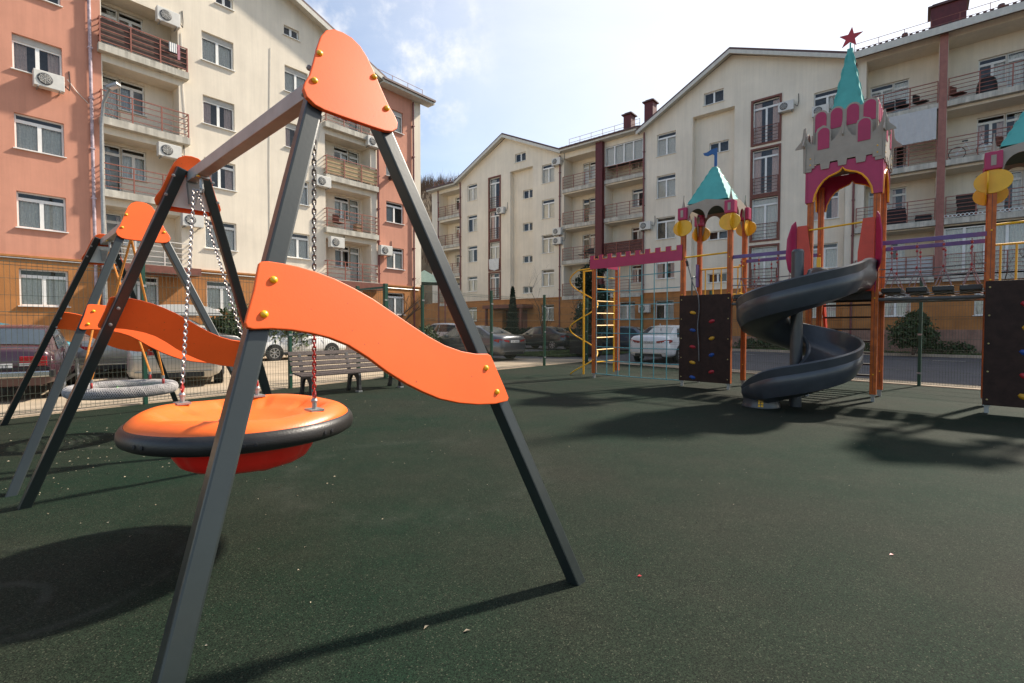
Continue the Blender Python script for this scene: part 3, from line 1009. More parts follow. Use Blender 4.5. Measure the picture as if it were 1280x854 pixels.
# ================================================================== fences
def fence(A, B, npanels, label, vs=.05, grp='mesh fences round the playground', skip_posts=()):
    d = (B - A)
    L = d.length
    ang = math.atan2(d.y, d.x)
    t = thing('mesh_fence', label, 'fence', A, ang, grp)
    w = L / npanels
    key = ('fp', round(w, 3))
    if key not in WCACHE:
        b = MB()
        x = .06
        H_ = 2.36
        while x < w - .05:
            b.box(x - .0019, x + .0019, -.0019, .0019, .05, H_ + .03)
            x += vs
        for z in [.1 + .25 * i for i in range(10)]:
            if round((z - .1) / .25) in (0, 3, 6, 9):    # folded stiffening ribs
                b.bar((.03, 0, z - .05), (w - .03, 0, z - .05), .008, .008)
                b.bar((.03, -.02, z), (w - .03, -.02, z), .008, .008)
            b.bar((.03, -.005, z + .0), (w - .03, -.005, z + .0), .005, .005)
        WCACHE[key] = b.mesh('wire_mesh', M['wire'])
        p = MB().box(-.03, .03, -.04, .04, -.2, 2.5).box(-.034, .034, -.044, .044, 2.5, 2.515)
        WCACHE['fpost'] = p.mesh('post', M['fence'], bevel=.004)
    for i in range(npanels):
        o = link('wire_mesh', WCACHE[key], t, (i * w, 0, 0))
        o['kind'] = 'stuff'
    for i in range(npanels + 1):
        if i in skip_posts:
            continue
        o = link('post', WCACHE['fpost'], t, (i * w, 0, 0))
        for z in (.3, 1.2, 2.1):
            link('clamp', WCACHE.setdefault('clamp', MB().box(-.04, .04, -.05, -.04, -.02, .02).mesh('clamp', M['galv'])), o, (0, 0, z))
fence(FA0, FA1, 5, 'green mesh fence on the left, between the swings and the parked cars', vs=.06)
fence(FB0, FB1, 3, 'green mesh fence at the far end of the surface, before the dark grey sedan')
fence(FC0 + Vector((.03, -.05, 0)), FC1, 8, 'green mesh fence on the right, between the castle playground and the road')
g = thing('gate_frame', 'green metal gate frame standing open at the far corner of the fence', 'gate frame', (-3.43, 13.15, 0), LA)
MB().box(-.05, .05, -.05, .05, 0, 2.55).build('post', M['fence'], g, bevel=.004)
MB().box(-.35 - .04, -.35 + .04, .75, .83, 0, 2.5).build('post', M['fence'], g, bevel=.004)
MB().bar((0, .05, 2.45), (-.35, .75, 2.4), .05, .05).build('top_bar', M['fence'], g)

# ================================================================== swings
U_ = [(-0.05, 2.806), (0, 2.812), (0.05, 2.806), (0.088, 2.775), (0.117, 2.733), (0.136, 2.674), (0.165, 2.6), (0.19, 2.52), (0.218, 2.46), (0.226, 2.437), (0.222, 2.405), (0.2, 2.378), (0.16, 2.363), (0.1, 2.36)]
U_ = U_[1:] + [(-x, z) for x, z in U_[::-1][:-1]]
UPLATE = [(0, 2.812), (.045, 2.806), (.085, 2.78), (.115, 2.735), (.14, 2.672), (.168, 2.585), (.195, 2.51), (.222, 2.462), (.232, 2.43), (.222, 2.395), (.19, 2.37), (.15, 2.361), (.08, 2.359)]
UPLATE = UPLATE + [(0, 2.359)] + [(-x, z) for x, z in UPLATE[1:][::-1]]
BAND = [(-0.482, 1.642), (-0.457, 1.646), (-0.411, 1.643), (-0.35, 1.636), (-0.287, 1.622), (-0.212, 1.599), (-0.134, 1.565), (-0.053, 1.523), (0.032, 1.468), (0.12, 1.41), (0.203, 1.358), (0.291, 1.313), (0.388, 1.281), (0.479, 1.265), (0.558, 1.262), (0.578, 1.250),
        (0.606, 1.167), (0.636, 1.078), (0.650, 1.028), (0.638, 1.012), (0.547, 1.008), (0.435, 1.018), (0.318, 1.039), (0.211, 1.07), (0.126, 1.11), (0.047, 1.154), (-0.037, 1.211), (-0.115, 1.275), (-0.191, 1.327), (-0.266, 1.359), (-0.338, 1.378), (-0.407, 1.39), (-0.474, 1.395), (-0.535, 1.393), (-0.553, 1.399), (-0.558, 1.416), (-0.548, 1.446), (-0.518, 1.532), (-0.496, 1.615), (-.490, 1.635)]
def swing_frame(label, cx, cy, th, L, Hb, at, ab, e, hang):
    t = thing('swing_frame', label, 'swing frame', (cx, cy, 0), th, 'swing frames in a row')
    for s in (1, -1):
        foot = Vector((s * (L + e), 0, 0))
        d = Vector((-s * e, 0, Hb)).normalized()
        m = Vector((s * Hb, 0, e)).normalized()
        n = Vector((0, 1, 0))
        # columns: X-> across (n), Y-> outward (m), Z-> up the slope (d)
        X = Matrix(((n.x, m.x, d.x, foot.x), (n.y, m.y, d.y, foot.y), (n.z, m.z, d.z, foot.z), (0, 0, 0, 1)))
        tl = Hb / d.z
        for sd_ in (-1, 1):
            a0, a1 = Vector((sd_ * ab, 0, -.03)), Vector((sd_ * at, 0, tl))
            a1 = a1 + (a1 - a0).normalized() * .06
            P0, P1 = X @ a0, X @ a1
            b = MB().bar(P0, P1, .070, .070, up=m)
            b.build('leg', M['greymetal'], t, bevel=.008, seg=2)
        pl = MB().prism(UPLATE, .039, .059, X).build('top_plate', M['orange'], t, bevel=.004, angle=60)
        bd = MB().prism(BAND, .039, .059, X).build('wave_board', M['orange'], t, bevel=.004, angle=60)
        caps = [(-.135, 2.638, pl), (-.178, 2.487, pl), (.135, 2.638, pl), (.178, 2.487, pl), (-.448, 1.575, bd), (-.494, 1.446, bd), (.527, 1.19, bd), (.572, 1.065, bd)]
        for (a, z, par) in caps:
            C_ = X @ Matrix.Translation((a, .059, z)) @ Matrix.Rotation(R(-90), 4, 'X')
            MB().lathe([(.0135, 0), (.0135, .004), (.0115, .0085), (.0065, .012), (.001, .013)], 14, C_).build('bolt_cap', M['yellowcap'], par, smooth=True)
            C2 = X @ Matrix.Translation((a, -.04, z)) @ Matrix.Rotation(R(90), 4, 'X')
            MB().lathe([(.012, 0), (.012, .012), (.004, .014)], 8, C2).build('nut', M['galv'], par, smooth=True)
        # steel gusset between the legs under the beam
        MB().prism([(-.115, 2.64), (.115, 2.64), (.19, 2.40), (-.19, 2.40)], -.006, .004, X).build('gusset', M['acwhite'], t)
        MB().prism([(-.04, 2.6), (.04, 2.6), (.02, 2.44), (-.02, 2.44)], -.06, -.008, X).build('bracket', M['galv'], t)
    MB().box(-L - .01, L + .01, -.04, .04, Hb - .04, Hb + .04).build('beam', mat('beam_steel', (.40, .385, .36), .38, .25, var=.12, scale=5), t, bevel=.006)
    for hx in hang:
        b = MB().box(hx - .03, hx + .03, -.05, .05, Hb - .055, Hb - .04)
        b.tube([(hx, 0, Hb - .05), (hx, 0, Hb - .13)], .014, 8)
        b.tube([(hx + .03 * math.cos(a * .785), 0, Hb - .14 + .03 * math.sin(a * .785)) for a in range(8)], .009, 6, closed=True)
        h_ = b.build('hanger', M['galv'], t, smooth=True)
        for sx in (-1, 1):
            MB().lathe([(.014, 0), (.013, .008), (.004, .013)], 10, Matrix.Translation((hx + sx * .035, -.03, Hb - .045)) @ Matrix.Rotation(R(180), 4, 'X')).build('cap', M['yellowcap'], h_, smooth=True)
    return t
SW1 = (-1.676, 3.101, -.740, 1.192, 2.562, .09, .981, .661)
SW2 = (-4.895, 6.076, -.750, 1.272, 2.582, .085, 1.041, .80)
swing_frame('nearest grey A-frame swing stand with orange wave boards, holding the orange saucer seat', *SW1, hang=(-.95, .95))
swing_frame('second grey A-frame swing stand behind, holding the grey rope nest seat', *SW2, hang=(-.75, .75))

def chain(p0, p1, m1, m2=None, frac=.8, link_l=.034, wire=.0042, parent=None):
    """interlocked links from p0 down to p1; the lowest part may be another colour"""
    p0, p1 = Vector(p0), Vector(p1)
    L = (p1 - p0).length
    pitch = link_l - wire * 2.2
    n = int(L / pitch)
    d = (p1 - p0).normalized()
    a = d.cross(Vector((.3, .9, .1))).normalized()
    b_ = d.cross(a)
    parts = [MB(), MB()]
    for i in range(n):
        c = p0 + d * (pitch * (i + .5))
        s = a if i % 2 else b_
        w = link_l * .31
        hl = link_l / 2 - w
        pts = []
        for k in range(10):
            an = math.pi * 2 * k / 10
            q = math.sin(an)
            pts.append(c + s * math.cos(an) * w * .85 + d * (q * w + (hl if q > 0.01 else (-hl if q < -.01 else 0))))
        parts[1 if (m2 and i > n * frac) else 0].tube(pts, wire, 5, closed=True)
    parts[0].build('chain', m1, parent, smooth=True)
    if m2:
        parts[1].build('chain_end', m2, parent, smooth=True)

# ---- saucer seat of the near swing
def saucer():
    cx, cy, cz = -1.700, 3.075, .806
    t = thing('saucer_seat', 'orange saucer seat with black rubber rim hanging on chains from the nearest stand', 'swing seat', (cx, cy, cz), -.736)
    A, B_ = .628, .628
    def ring(b, prof, seg=48, mod=None, close=False):
        k = len(b.v)
        for (r, z) in prof:
            for j in range(seg):
                an = 2 * math.pi * j / seg
                rr, zz = r, z
                if mod:
                    rr, zz = mod(an, r, z)
                b.v.append((rr * A * math.cos(an), rr * B_ * math.sin(an), zz))
        for i in range(len(prof) - 1):
            for j in range(seg):
                j2 = (j + 1) % seg
                b.f.append((k + i * seg + j, k + i * seg + j2, k + (i + 1) * seg + j2, k + (i + 1) * seg + j))
        return b
    def mod(an, r, z):
        # hand-hold dimples round the inner wall and gentle lobes between the chains
        dz = .012 * math.cos(4 * (an - .785)) * max(0, (r - .35)) * 1.4
        if .5 < r < .84:
            q = abs(((an * 10 / math.pi) % 2) - 1)
            dz -= .030 * max(0, q - .72) / .28 * (1 - abs(r - .68) / .16)
        return r, z + dz
    top = [(.001, -.06), (.2, -.058), (.34, -.05), (.44, -.034), (.50, -.018), (.55, -.008), (.60, .0), (.66, .014), (.72, .036), (.77, .052), (.82, .058), (.86, .056), (.90, .046), (.94, .03), (.97, .012), (.985, -.006), (.99, -.035)]
    b = ring(MB(), top, 96, mod)
    b.build('seat_shell', M['seat'], t, smooth=True)
    rim = [(.965, -.008), (.985, .002), (1.005, -.004), (1.03, -.028), (1.037, -.06), (1.025, -.088), (.99, -.102), (.95, -.10), (.95, -.04), (.965, -.008)]
    b = ring(MB(), rim, 64)
    o = b.build('rubber_rim', M['bumper'], t, smooth=True)
    for an in (20, 110, 200, 290, 250, 340):
        for dq in (0, 5):
            q = R(an + dq)
            p = Vector((1.037 * A * math.cos(q), 1.037 * B_ * math.sin(q), -.055))
            nrm = Vector((math.cos(q), math.sin(q), 0))
            MB().lathe([(.012, 0), (.012, .003), (.008, .004)], 8, Matrix.Translation(p) @ nrm.to_track_quat('Z', 'Y').to_matrix().to_4x4()).build('rivet', M['ink'], o)
    hull = [(.93, -.10), (.82, -.118), (.70, -.14), (.655, -.17), (.62, -.215), (.575, -.26), (.5, -.285), (.38, -.295), (.2, -.30), (.001, -.30)]
    def mod2(an, r, z):
        q = abs(((an * 10 / math.pi) % 2) - 1)
        k_ = max(0., min(1., (q - .55) / .3))
        k_ = k_ * k_ * (3 - 2 * k_)
        return r * (1 - .035 * k_ * (r < .8)), z - .008 * k_ * (.45 < r < .8)
    ring(MB(), hull, 96, mod2).build('hull', M['hull'], t, smooth=True)
    for sx in (-1, 1):
        for sy in (-1, 1):
            p = Vector((sx * .45, sy * .235, .066))
            b = MB().box(p.x - .05, p.x + .05, p.y - .04, p.y + .04, .054, .066)
            b.tube([(p.x, p.y, .066), (p.x, p.y, .10)], .014, 10)
            b.lathe([(.001, .097), (.014, .10), (.021, .115), (.014, .130), (.001, .134)], 10, Matrix.Translation((p.x, p.y, 0)))
            b.build('chain_mount', M['galv'], t, smooth=True)
            top_ = Vector((sx * .95, sy * .012, 2.574 - .16 - cz))
            bot = Vector((p.x, p.y, .137))
            chain(top_, bot, M['chainm'], M['chainred'], (.955 if sx < 0 else .72), parent=t)
            MB().tube([bot + Vector((.016 * math.cos(a * .785), 0, .012 + .022 * math.sin(a * .785))) for a in range(8)], .006, 6, closed=True).build('shackle', M['redpl'], t, smooth=True)
saucer()

def nest():
    cx, cy, cz = -4.85, 6.02, .60
    t = thing('nest_seat', 'round grey rope nest seat with green netting hanging from the second stand', 'swing seat', (cx, cy, cz), -.75)
    Rr, rr = .50, .062
    k, n = 64, 12
    b = MB()
    for i in range(k):
        a = 2 * math.pi * i / k
        for j in range(n):
            q = 2 * math.pi * j / n
            r_ = rr
            b.v.append(((Rr + r_ * math.cos(q)) * math.cos(a), (Rr + r_ * math.cos(q)) * math.sin(a), r_ * math.sin(q)))
    for i in range(k):
        for j in range(n):
            b.f.append((i * n + j, ((i + 1) % k) * n + j, ((i + 1) % k) * n + (j + 1) % n, i * n + (j + 1) % n))
    ring_o = b.build('ring', mat('ring_core', (.03, .028, .027), .9, var=.3, scale=40), t, smooth=True)
    # the braided wrapping: two crossing families of cords
    w = MB()
    for fam in (1, -1):
        for c in range(10):
            pts = []
            N = 150
            for i in range(N):
                a = 2 * math.pi * i / N
                q = fam * a * 15 + c * 2 * math.pi / 10
                r_ = rr + .004
                pts.append(((Rr + r_ * math.cos(q)) * math.cos(a), (Rr + r_ * math.cos(q)) * math.sin(a), r_ * math.sin(q)))
            w.tube(pts, .0055, 4, closed=True)
    w.build('braid', mat('braid_grey', (.36, .34, .33), .85, var=.25, scale=80), ring_o, smooth=True)
    nt_, gn = MB(), MB()
    for i in range(-5, 6):
        x = i * .09
        h = math.sqrt(max(0, .46 ** 2 - x * x))
        for (src_, sw) in ((nt_, 0), (nt_ if i % 3 else gn, 1)):
            pts = []
            for j in range(9):
                y = -h + 2 * h * j / 8
                z = -.10 * (1 - (x * x + y * y) / .25)
                pts.append((x, y, z) if not sw else (y, x, z + .008))
            src_.tube(pts, .009, 5)
    nt_.build('net', M['rope'], t, smooth=True)
    gn.build('green_cord', M['ropegreen'], t, smooth=True)
    for sx in (-1, 1):
        for sy in (-1, 1):
            p = Vector((sx * .37, sy * .34, .07))
            top_ = Vector((sx * .75 - (cx + 4.895) * 1.0, .0, 2.582 - .2 - cz))
            MB().tube([top_, p + Vector((0, 0, .10))], .012, 6).build('rope', M['roporange'], t, smooth=True)
            MB().tube([p + Vector((0, 0, .10)), p + Vector((0, 0, .06))], .017, 8).build('ferrule', M['galv'], t, smooth=True)
            MB().tube([p + Vector((.02 * math.cos(a * .785), 0, .03 + .032 * math.sin(a * .785))) for a in range(8)], .011, 6, closed=True).build('shackle', M['redpl'], t, smooth=True)
nest()

# ================================================================== castle playground
TA = R(-43)
E1 = Vector((math.cos(TA), math.sin(TA), 0))
E2 = Vector((-math.sin(TA), math.cos(TA), 0))
T1P = Vector((3.99, 11.32, 0))
T2P = Vector((5.88, 9.6, 0))
T3P = Vector((7.6, 7.72, 0))
W_, D_ = 1.05, .95
DECK = 2.04
def tpost(t, x, y, h):
    o = MB().box(x - .05, x + .05, y - .05, y + .05, .13, h).build('post', M['post'], t, bevel=.008)
    MB().box(x - .028, x + .028, y - .028, y + .028, -.05, .13).box(x - .045, x + .045, y - .045, y + .045, .11, .16).build('foot', M['galv'], o)
    g_ = MB().box(x - .004, x + .004, y - .0515, y - .05, .2, h - .05).box(x - .0515, x - .05, y - .004, y + .004, .2, h - .05).box(x + .05, x + .0515, y - .004, y + .004, .2, h - .05)
    g_.build('glue_joint', M['brownframe'], o)
    for z in (.5, 1.9, 2.12, 2.9):
        MB().lathe([(.014, 0), (.013, .007), (.003, .011)], 8, Matrix.Translation((x, y - .05, z)) @ Matrix.Rotation(R(90), 4, 'X')).build('bolt_cap', M['yellowcap'], o)
    return o
def hold(t, x, z, m, s=.055):
    v, f = [], []
    rnd = random.Random(int(x * 100 + z * 1000))
    b = MB()
    prof = [(1.0, 0), (1.05, .25), (.85, .6), (.5, .85), (.05, .9)]
    seg = 9
    for (r_, zz) in prof:
        for j in range(seg):
            a = 2 * math.pi * j / seg
            q = r_ * s * (1 + .22 * math.sin(2 * a + x * 9) + .12 * rnd.random())
            b.v.append((x + q * 1.15 * math.cos(a), -.055 - zz * s * .9, z + q * .8 * math.sin(a)))
    for i in range(len(prof) - 1):
        for j in range(seg):
            b.f.append((i * seg + j, i * seg + (j + 1) % seg, (i + 1) * seg + (j + 1) % seg, (i + 1) * seg + j))
    b.f.append(tuple((len(prof) - 1) * seg + j for j in range(seg)))
    b.build('climbing_hold', m, t, smooth=True)
def rail_set(t, p0, p1, z0, zt_, n, m='yellow'):
    b = MB()
    p0, p1 = Vector(p0), Vector(p1)
    for z in (z0, zt_):
        b.tube([p0 + Vector((0, 0, z)), p1 + Vector((0, 0, z))], .019, 8)
    b.build('guard_rail', M[m], t, smooth=True)
    for i in range(n):
        q = p0 + (p1 - p0) * (i + .5) / n
        MB().tube([q + Vector((0, 0, z0)), q + Vector((0, 0, zt_))], .016, 8).build('baluster', M[m], t, smooth=True)
def small_tower(label, P, holds, panel_x=1.05, flag=True):
    t = thing('castle_tower', label, 'play tower', P, TA, 'small towers of the castle playground')
    cs = [(0, 0), (W_, 0), (W_, D_), (0, D_)]
    for (x, y) in cs:
        tpost(t, x, y, 4.0)
    MB().box(-.03, W_ + .03, -.03, D_ + .03, DECK - .05, DECK).build('deck', M['deck'], t, bevel=.006)
    MB().box(.05, W_ - .05, -.045, .0, DECK - .16, DECK - .052).build('deck_beam', M['deck'], t)
    pn = MB().box(-.05, W_ + .05, -.075, -.053, .13, 2.1).build('climbing_panel', M['brownpanel'], t, bevel=.006)
    for i in range(5):
        for x in (.0, W_):
            MB().lathe([(.014, 0), (.013, .006), (.003, .01)], 8, Matrix.Translation((x, -.075, .22 + i * .445)) @ Matrix.Rotation(R(90), 4, 'X')).build('bolt_cap', mat('brass_cap', (.5, .38, .15), .35, .5), pn)
    for (x, z, c) in holds:
        h_ = hold(pn, x, z, M['hold' + c])
    # post heads: magenta sleeve, spire, two yellow discs
    for (x, y) in cs:
        sx, sy = (-1 if x == 0 else 1), (-1 if y == 0 else 1)
        hb = MB().box(x - .105, x + .105, y - .105, y + .105, 3.84, 4.12).build('sleeve', M['magenta'], t, bevel=.02)
        MB().box(x - .03, x + .03, y - .112, y - .106, 3.9, 4.06).build('slot', M['greyboard'], hb)
        MB().box(x - .112, x - .106, y - .03, y + .03, 3.9, 4.06).build('slot', M['greyboard'], hb)
        for ax in (0, 1):
            pr = [(-.06, 4.1), (.06, 4.1), (.035, 4.18), (.016, 4.28), (0, 4.42), (-.016, 4.28), (-.035, 4.18)]
            Xm = Matrix.Translation((x, y, 0)) @ Matrix.Rotation(R(90 * ax), 4, 'Z')
            MB().prism(pr, -.009, .009, Xm).build('spire', M['greyboard'], t)
        dc = [(.225 * math.cos(a * math.pi / 14) + 0, 3.66 + .185 * math.sin(a * math.pi / 14)) for a in range(28)]
        MB().prism(dc, -.010, .010, Matrix.Translation((x, y - .062 if sy < 0 else y + .062, 0))).build('disc', M['yellow'], t, bevel=.004, angle=60)
        MB().prism(dc, -.010, .010, Matrix.Translation((x - .062 if sx < 0 else x + .062, y, 0)) @ Matrix.Rotation(R(90), 4, 'Z')).build('disc', M['yellow'], t, bevel=.004, angle=60)
    # scalloped valances
    for k in range(4):
        w = W_ if k % 2 == 0 else D_
        Xm = [Matrix.Translation((0, -.02, 0)), Matrix.Translation((W_ + .02, 0, 0)) @ Matrix.Rotation(R(90), 4, 'Z'),
              Matrix.Translation((W_, D_ + .02, 0)) @ Matrix.Rotation(R(180), 4, 'Z'), Matrix.Translation((-.02, D_, 0)) @ Matrix.Rotation(R(-90), 4, 'Z')][k]
        a0, a1 = .1, w - .1
        hw = (a1 - a0) / 2
        poly = [(a0 - .08, 4.14), (w / 2, 4.24), (a1 + .08, 4.14), (a1 + .04, 3.6)]
        poly += [(w / 2 + hw / 2 + .5 * hw * .92 * math.cos(R(q)), 3.82 + .24 * math.sin(R(q))) for q in range(0, 181, 15)]
        poly += [(w / 2 - hw / 2 + .5 * hw * .92 * math.cos(R(q)), 3.82 + .24 * math.sin(R(q))) for q in range(0, 181, 15)]
        poly += [(a0 - .04, 3.6)]
        MB().prism(poly, -.009, .009, Xm).build('valance', M['greyboard'], t)
    MB().box(.05, W_ - .05, .05, D_ - .05, 4.10, 4.125).build('ceiling', M['darkgreen'], t)
    # teal pyramid of four scalloped boards
    cxm, cym = W_ / 2, D_ / 2
    def face_poly(hw, z0, z1, tw, n=6, amp=.02):
        L_, R_ = [], []
        for i in range(n * 3 + 1):
            f_ = i / (n * 3)
            xx = hw + (tw - hw) * f_ + amp * abs(math.sin(f_ * n * math.pi))
            L_.append((-xx, f_))
            R_.append((xx, f_))
        return R_ + L_[::-1]
    def pyramid(t, cx_, cy_, hw, z0, z1, tw, m, amp=.02, n=6):
        for k in range(4):
            lean = math.atan2(hw - tw, z1 - z0)
            sl = math.hypot(hw - tw, z1 - z0)
            pts = [(x, z * sl) for x, z in face_poly(hw, z0, z1, tw, n, amp)]
            Xm = Matrix.Translation((cx_, cy_, z0)) @ Matrix.Rotation(R(90 * k), 4, 'Z') @ Matrix.Translation((0, -hw, 0)) @ Matrix.Rotation(-lean, 4, 'X')
            MB().prism(pts, -.007, .007, Xm).build('roof_board', m, t)
    small_tower.pyr = pyramid
    pyramid(t, cxm, cym, .45, 4.2, 5.06, .045, M['teal'])
    fl = [(-.02, 5.0), (.045, 5.0), (.045, 5.5), (-.10, 5.49), (-.19, 5.45), (-.28, 5.45), (-.25, 5.39), (-.17, 5.36), (-.06, 5.38), (-.02, 5.34)]
    if flag:
        MB().prism(fl, -.009, .009, Matrix.Translation((cxm, cym, 0))).build('flag', M['bluep'], t, bevel=.003, angle=60)
    MB().box(cxm - .05, cxm + .05, cym - .05, cym + .05, 5.0, 5.07).build('collar', M['greyboard'], t)
    # guard rails
    rail_set(t, (.05, D_, 0), (W_ - .05, D_, 0), 2.14, 2.78, 5)
    rail_set(t, (W_, .6, 0), (W_, D_ - .05, 0), 2.14, 2.78, 1)
    MB().tube([(.05, -.02, 2.98), (W_ - .05, -.02, 3.0)], .02, 8).build('grab_bar', M['yellow'], t, smooth=True)
    MB().box(-.012, .012, D_ - .2, D_ - .05, 2.35, 2.9).build('purple_board', M['purple'], t)
    MB().tube([(-.02, .55, 2.05), (-.02, .55, 2.5), (-.02, .6, 2.58), (-.02, .75, 2.6)], .017, 8).build('handle', mat('teal_dark_steel', (.05, .10, .10), .5), t, smooth=True)
    return t
H1 = [(.27, 1.70, 'yellow'), (.27, 1.30, 'blue'), (.27, .92, 'red'), (.27, .56, 'yellow'), (.27, .22, 'blue'), (.70, 1.50, 'red'), (.70, 1.12, 'yellow'), (.70, .75, 'blue'), (.70, .37, 'red')]
H3 = [(.40, 1.72, 'red'), (.42, 1.35, 'yellow'), (.40, .98, 'blue'), (.41, .62, 'red'), (.40, .30, 'yellow'), (.8, 1.55, 'blue'), (.8, 1.2, 'red'), (.8, .8, 'yellow'), (.8, .45, 'blue')]
t1 = small_tower('castle tower with a blue flag and dark climbing panel, right of the teal net', T1P, H1)
t3 = small_tower('castle tower at the right edge of the photo with a dark climbing panel', T3P, H3, flag=False)
rp_ = thing('climbing_rope', 'grey rope hanging down over the dark climbing panel of the flagged tower', 'rope', T1P, TA)
pts = smooth_loop([(.08, -.02, 2.95), (.16, -.06, 2.7), (.28, -.10, 2.35), (.40, -.13, 2.1), (.43, -.12, 1.8), (.40, -.12, 1.4), (.43, -.13, 1.0), (.44, -.12, .6)], 4, closed=False)
MB().tube(pts, .012, 6).build('cord', M['rope'], rp_, smooth=True)
MB().tube([(.09, -.02, 2.9), (.12, -.04, 2.78)], .03, 8).build('sleeve', M['ink'], rp_, smooth=True)

# ---- tall tower with the star
def tall_tower():
    t = thing('castle_tower', 'tallest castle tower, magenta and grey with a teal spire and a red star', 'play tower', T2P, TA)
    cs = [(0, 0), (W_, 0), (W_, D_), (0, D_)]
    for (x, y) in cs:
        tpost(t, x, y, 4.3)
    MB().box(-.03, W_ + .03, -.03, D_ + .03, DECK - .05, DECK).build('deck', M['deck'], t, bevel=.006)
    for y in (-.045, D_ + .0):
        MB().box(.05, W_ - .05, y, y + .045, DECK - .16, DECK - .052).build('deck_beam', M['deck'], t)
    arch_ = [(.06, 3.80), (.08, 3.93), (.14, 4.07), (.22, 4.18), (.30, 4.24), (.42, 4.285), (.48, 4.31), (.525, 4.37)]
    arch = arch_ + [(W_ - x, z) for x, z in arch_[::-1][1:]]
    for k in range(4):
        w = W_ if k % 2 == 0 else D_
        s_ = w / W_
        Xm = [Matrix.Translation((0, -.065, 0)), Matrix.Translation((W_ + .065, 0, 0)) @ Matrix.Rotation(R(90), 4, 'Z'),
              Matrix.Translation((W_, D_ + .065, 0)) @ Matrix.Rotation(R(180), 4, 'Z'), Matrix.Translation((-.065, D_, 0)) @ Matrix.Rotation(R(-90), 4, 'Z')][k]
        ar = [(x * s_, z) for x, z in arch]
        e_ = .085
        poly = [(-e_, 3.80)] + ar + [(w + e_, 3.80), (w + e_, 4.5), (-e_, 4.5)]
        MB().prism(poly, -.010, .010, Xm).build('arch_board', M['magenta'], t)
        st = MB()
        st.tube([Xm @ Vector((x, -.012, z)) for x, z in ar], .018, 6)
        st.build('arch_trim', mat('trim_yellow', (.90, .36, .01), .45), t)
        cr = [(-.11, 4.39), (.02, 4.39), (.04, 4.51), (.16, 4.52), (.175, 4.40), (.30, 4.40), (.315, 4.52), (.43, 4.52), (.445, 4.41), (.56, 4.41), (.575, 4.52), (.70, 4.52), (.715, 4.40), (.84, 4.40), (.855, 4.51), (.97, 4.51), (.985, 4.39), (1.12, 4.39)]
        cr = [((x - .005) * (w + .23) / 1.23 * 1.0 - .0, z) for x, z in cr]
        up = [(1.13, 4.9), (1.135, 5.1), (1.115, 5.25), (1.09, 5.25), (1.06, 5.08), (1.00, 4.95), (.935, 4.9), (.935, 5.10), (.90, 5.17), (.81, 5.215), (.72, 5.17), (.70, 5.10), (.70, 4.91), (.64, 4.94), (.58, 5.05), (.545, 5.16), (.525, 5.27), (.50, 5.27), (.485, 5.16), (.44, 5.03), (.37, 4.93), (.325, 4.9), (.325, 5.12), (.29, 5.19), (.20, 5.235), (.11, 5.19), (.085, 5.12), (.085, 4.9), (.0, 4.93), (-.06, 5.05), (-.09, 5.25), (-.115, 5.25), (-.13, 5.1), (-.12, 4.9)]
        up = [((x - .005) * (w + .23) / 1.23, z) for x, z in up]
        MB().prism(cr + up, -.034, -.0125, Xm).build('battlement_board', M['greyboard'], t)
        for c in (.205, .815):
            c *= (w + .23) / 1.23
            wn = [(c - .095, 4.78), (c + .095, 4.78), (c + .095, 5.08)] + [(c + .095 * math.cos(R(q)), 5.08 + .10 * math.sin(R(q))) for q in range(15, 166, 15)] + [(c - .095, 5.08)]
            MB().prism(wn, -.044, -.0345, Xm).build('arch_window', M['magenta'], t)
        for x_ in (.0, w):
            MB().box(x_ - .07, x_ + .07, -.042, -.0345, 4.45, 4.72, Xm).build('corner_plate', M['greyboard'], t)
            for zz in (4.52, 4.64):
                MB().lathe([(.013, 0), (.012, .007), (.003, .01)], 8, Xm @ Matrix.Translation((x_, -.042, zz)) @ Matrix.Rotation(R(90), 4, 'X')).build('bolt_cap', M['yellowcap'], t)
        # fins standing out at right angles on the spires
        fin = [(-.035, 5.26), (-.06, 5.12), (-.10, 5.0), (-.19, 4.9), (-.20, 4.87), (-.035, 4.87)]
        for x_ in (-.10, w + .10):
            MB().prism(fin, x_ - .010, x_ + .010, Xm @ Matrix(((0, 1, 0, 0), (1, 0, 0, 0), (0, 0, 1, 0), (0, 0, 0, 1)))).build('fin', M['greyboard'], t)
        mid = [(-.035, 5.2), (-.05, 5.1), (-.075, 4.98), (-.035, 4.95)]
        MB().prism(mid, w / 2 - .010, w / 2 + .010, Xm @ Matrix(((0, 1, 0, 0), (1, 0, 0, 0), (0, 0, 1, 0), (0, 0, 0, 1)))).build('fin', M['greyboard'], t)
        # upper drum of boards
        ins = .10
        ww = w - .02
        poly = [(.01, 4.75)] + [(.01, 5.46)]
        for c in range(4):
            cc = .01 + ww * (c + .5) / 4
            poly += [(cc + .118 * s_ * math.cos(R(q)), 5.46 + .115 * math.sin(R(q))) for q in range(165, 14, -25)]
        poly += [(.01 + ww, 5.46), (.01 + ww, 4.75)]
        X2 = Xm @ Matrix.Translation((0, ins, 0))
        MB().prism(poly, -.010, .010, X2).build('drum_board', M['greyboard'], t)
        for c in range(4):
            cc = .01 + ww * (c + .5) / 4
            r_ = .095 * s_
            wn = [(cc - r_, 5.17), (cc + r_, 5.17), (cc + r_, 5.44)] + [(cc + r_ * math.cos(R(q)), 5.44 + .10 * math.sin(R(q))) for q in range(15, 166, 15)] + [(cc - r_, 5.44)]
            MB().prism(wn, -.0205, -.011, X2).build('arch_window', M['magenta'], t)
    MB().box(.06, W_ - .06, .06, D_ - .06, 4.70, 4.72).build('ceiling', M['darkgreen'], t)
    small_tower.pyr(t, W_ / 2, D_ / 2, .30, 5.2, 6.72, .035, M['teal'], .025, 6)
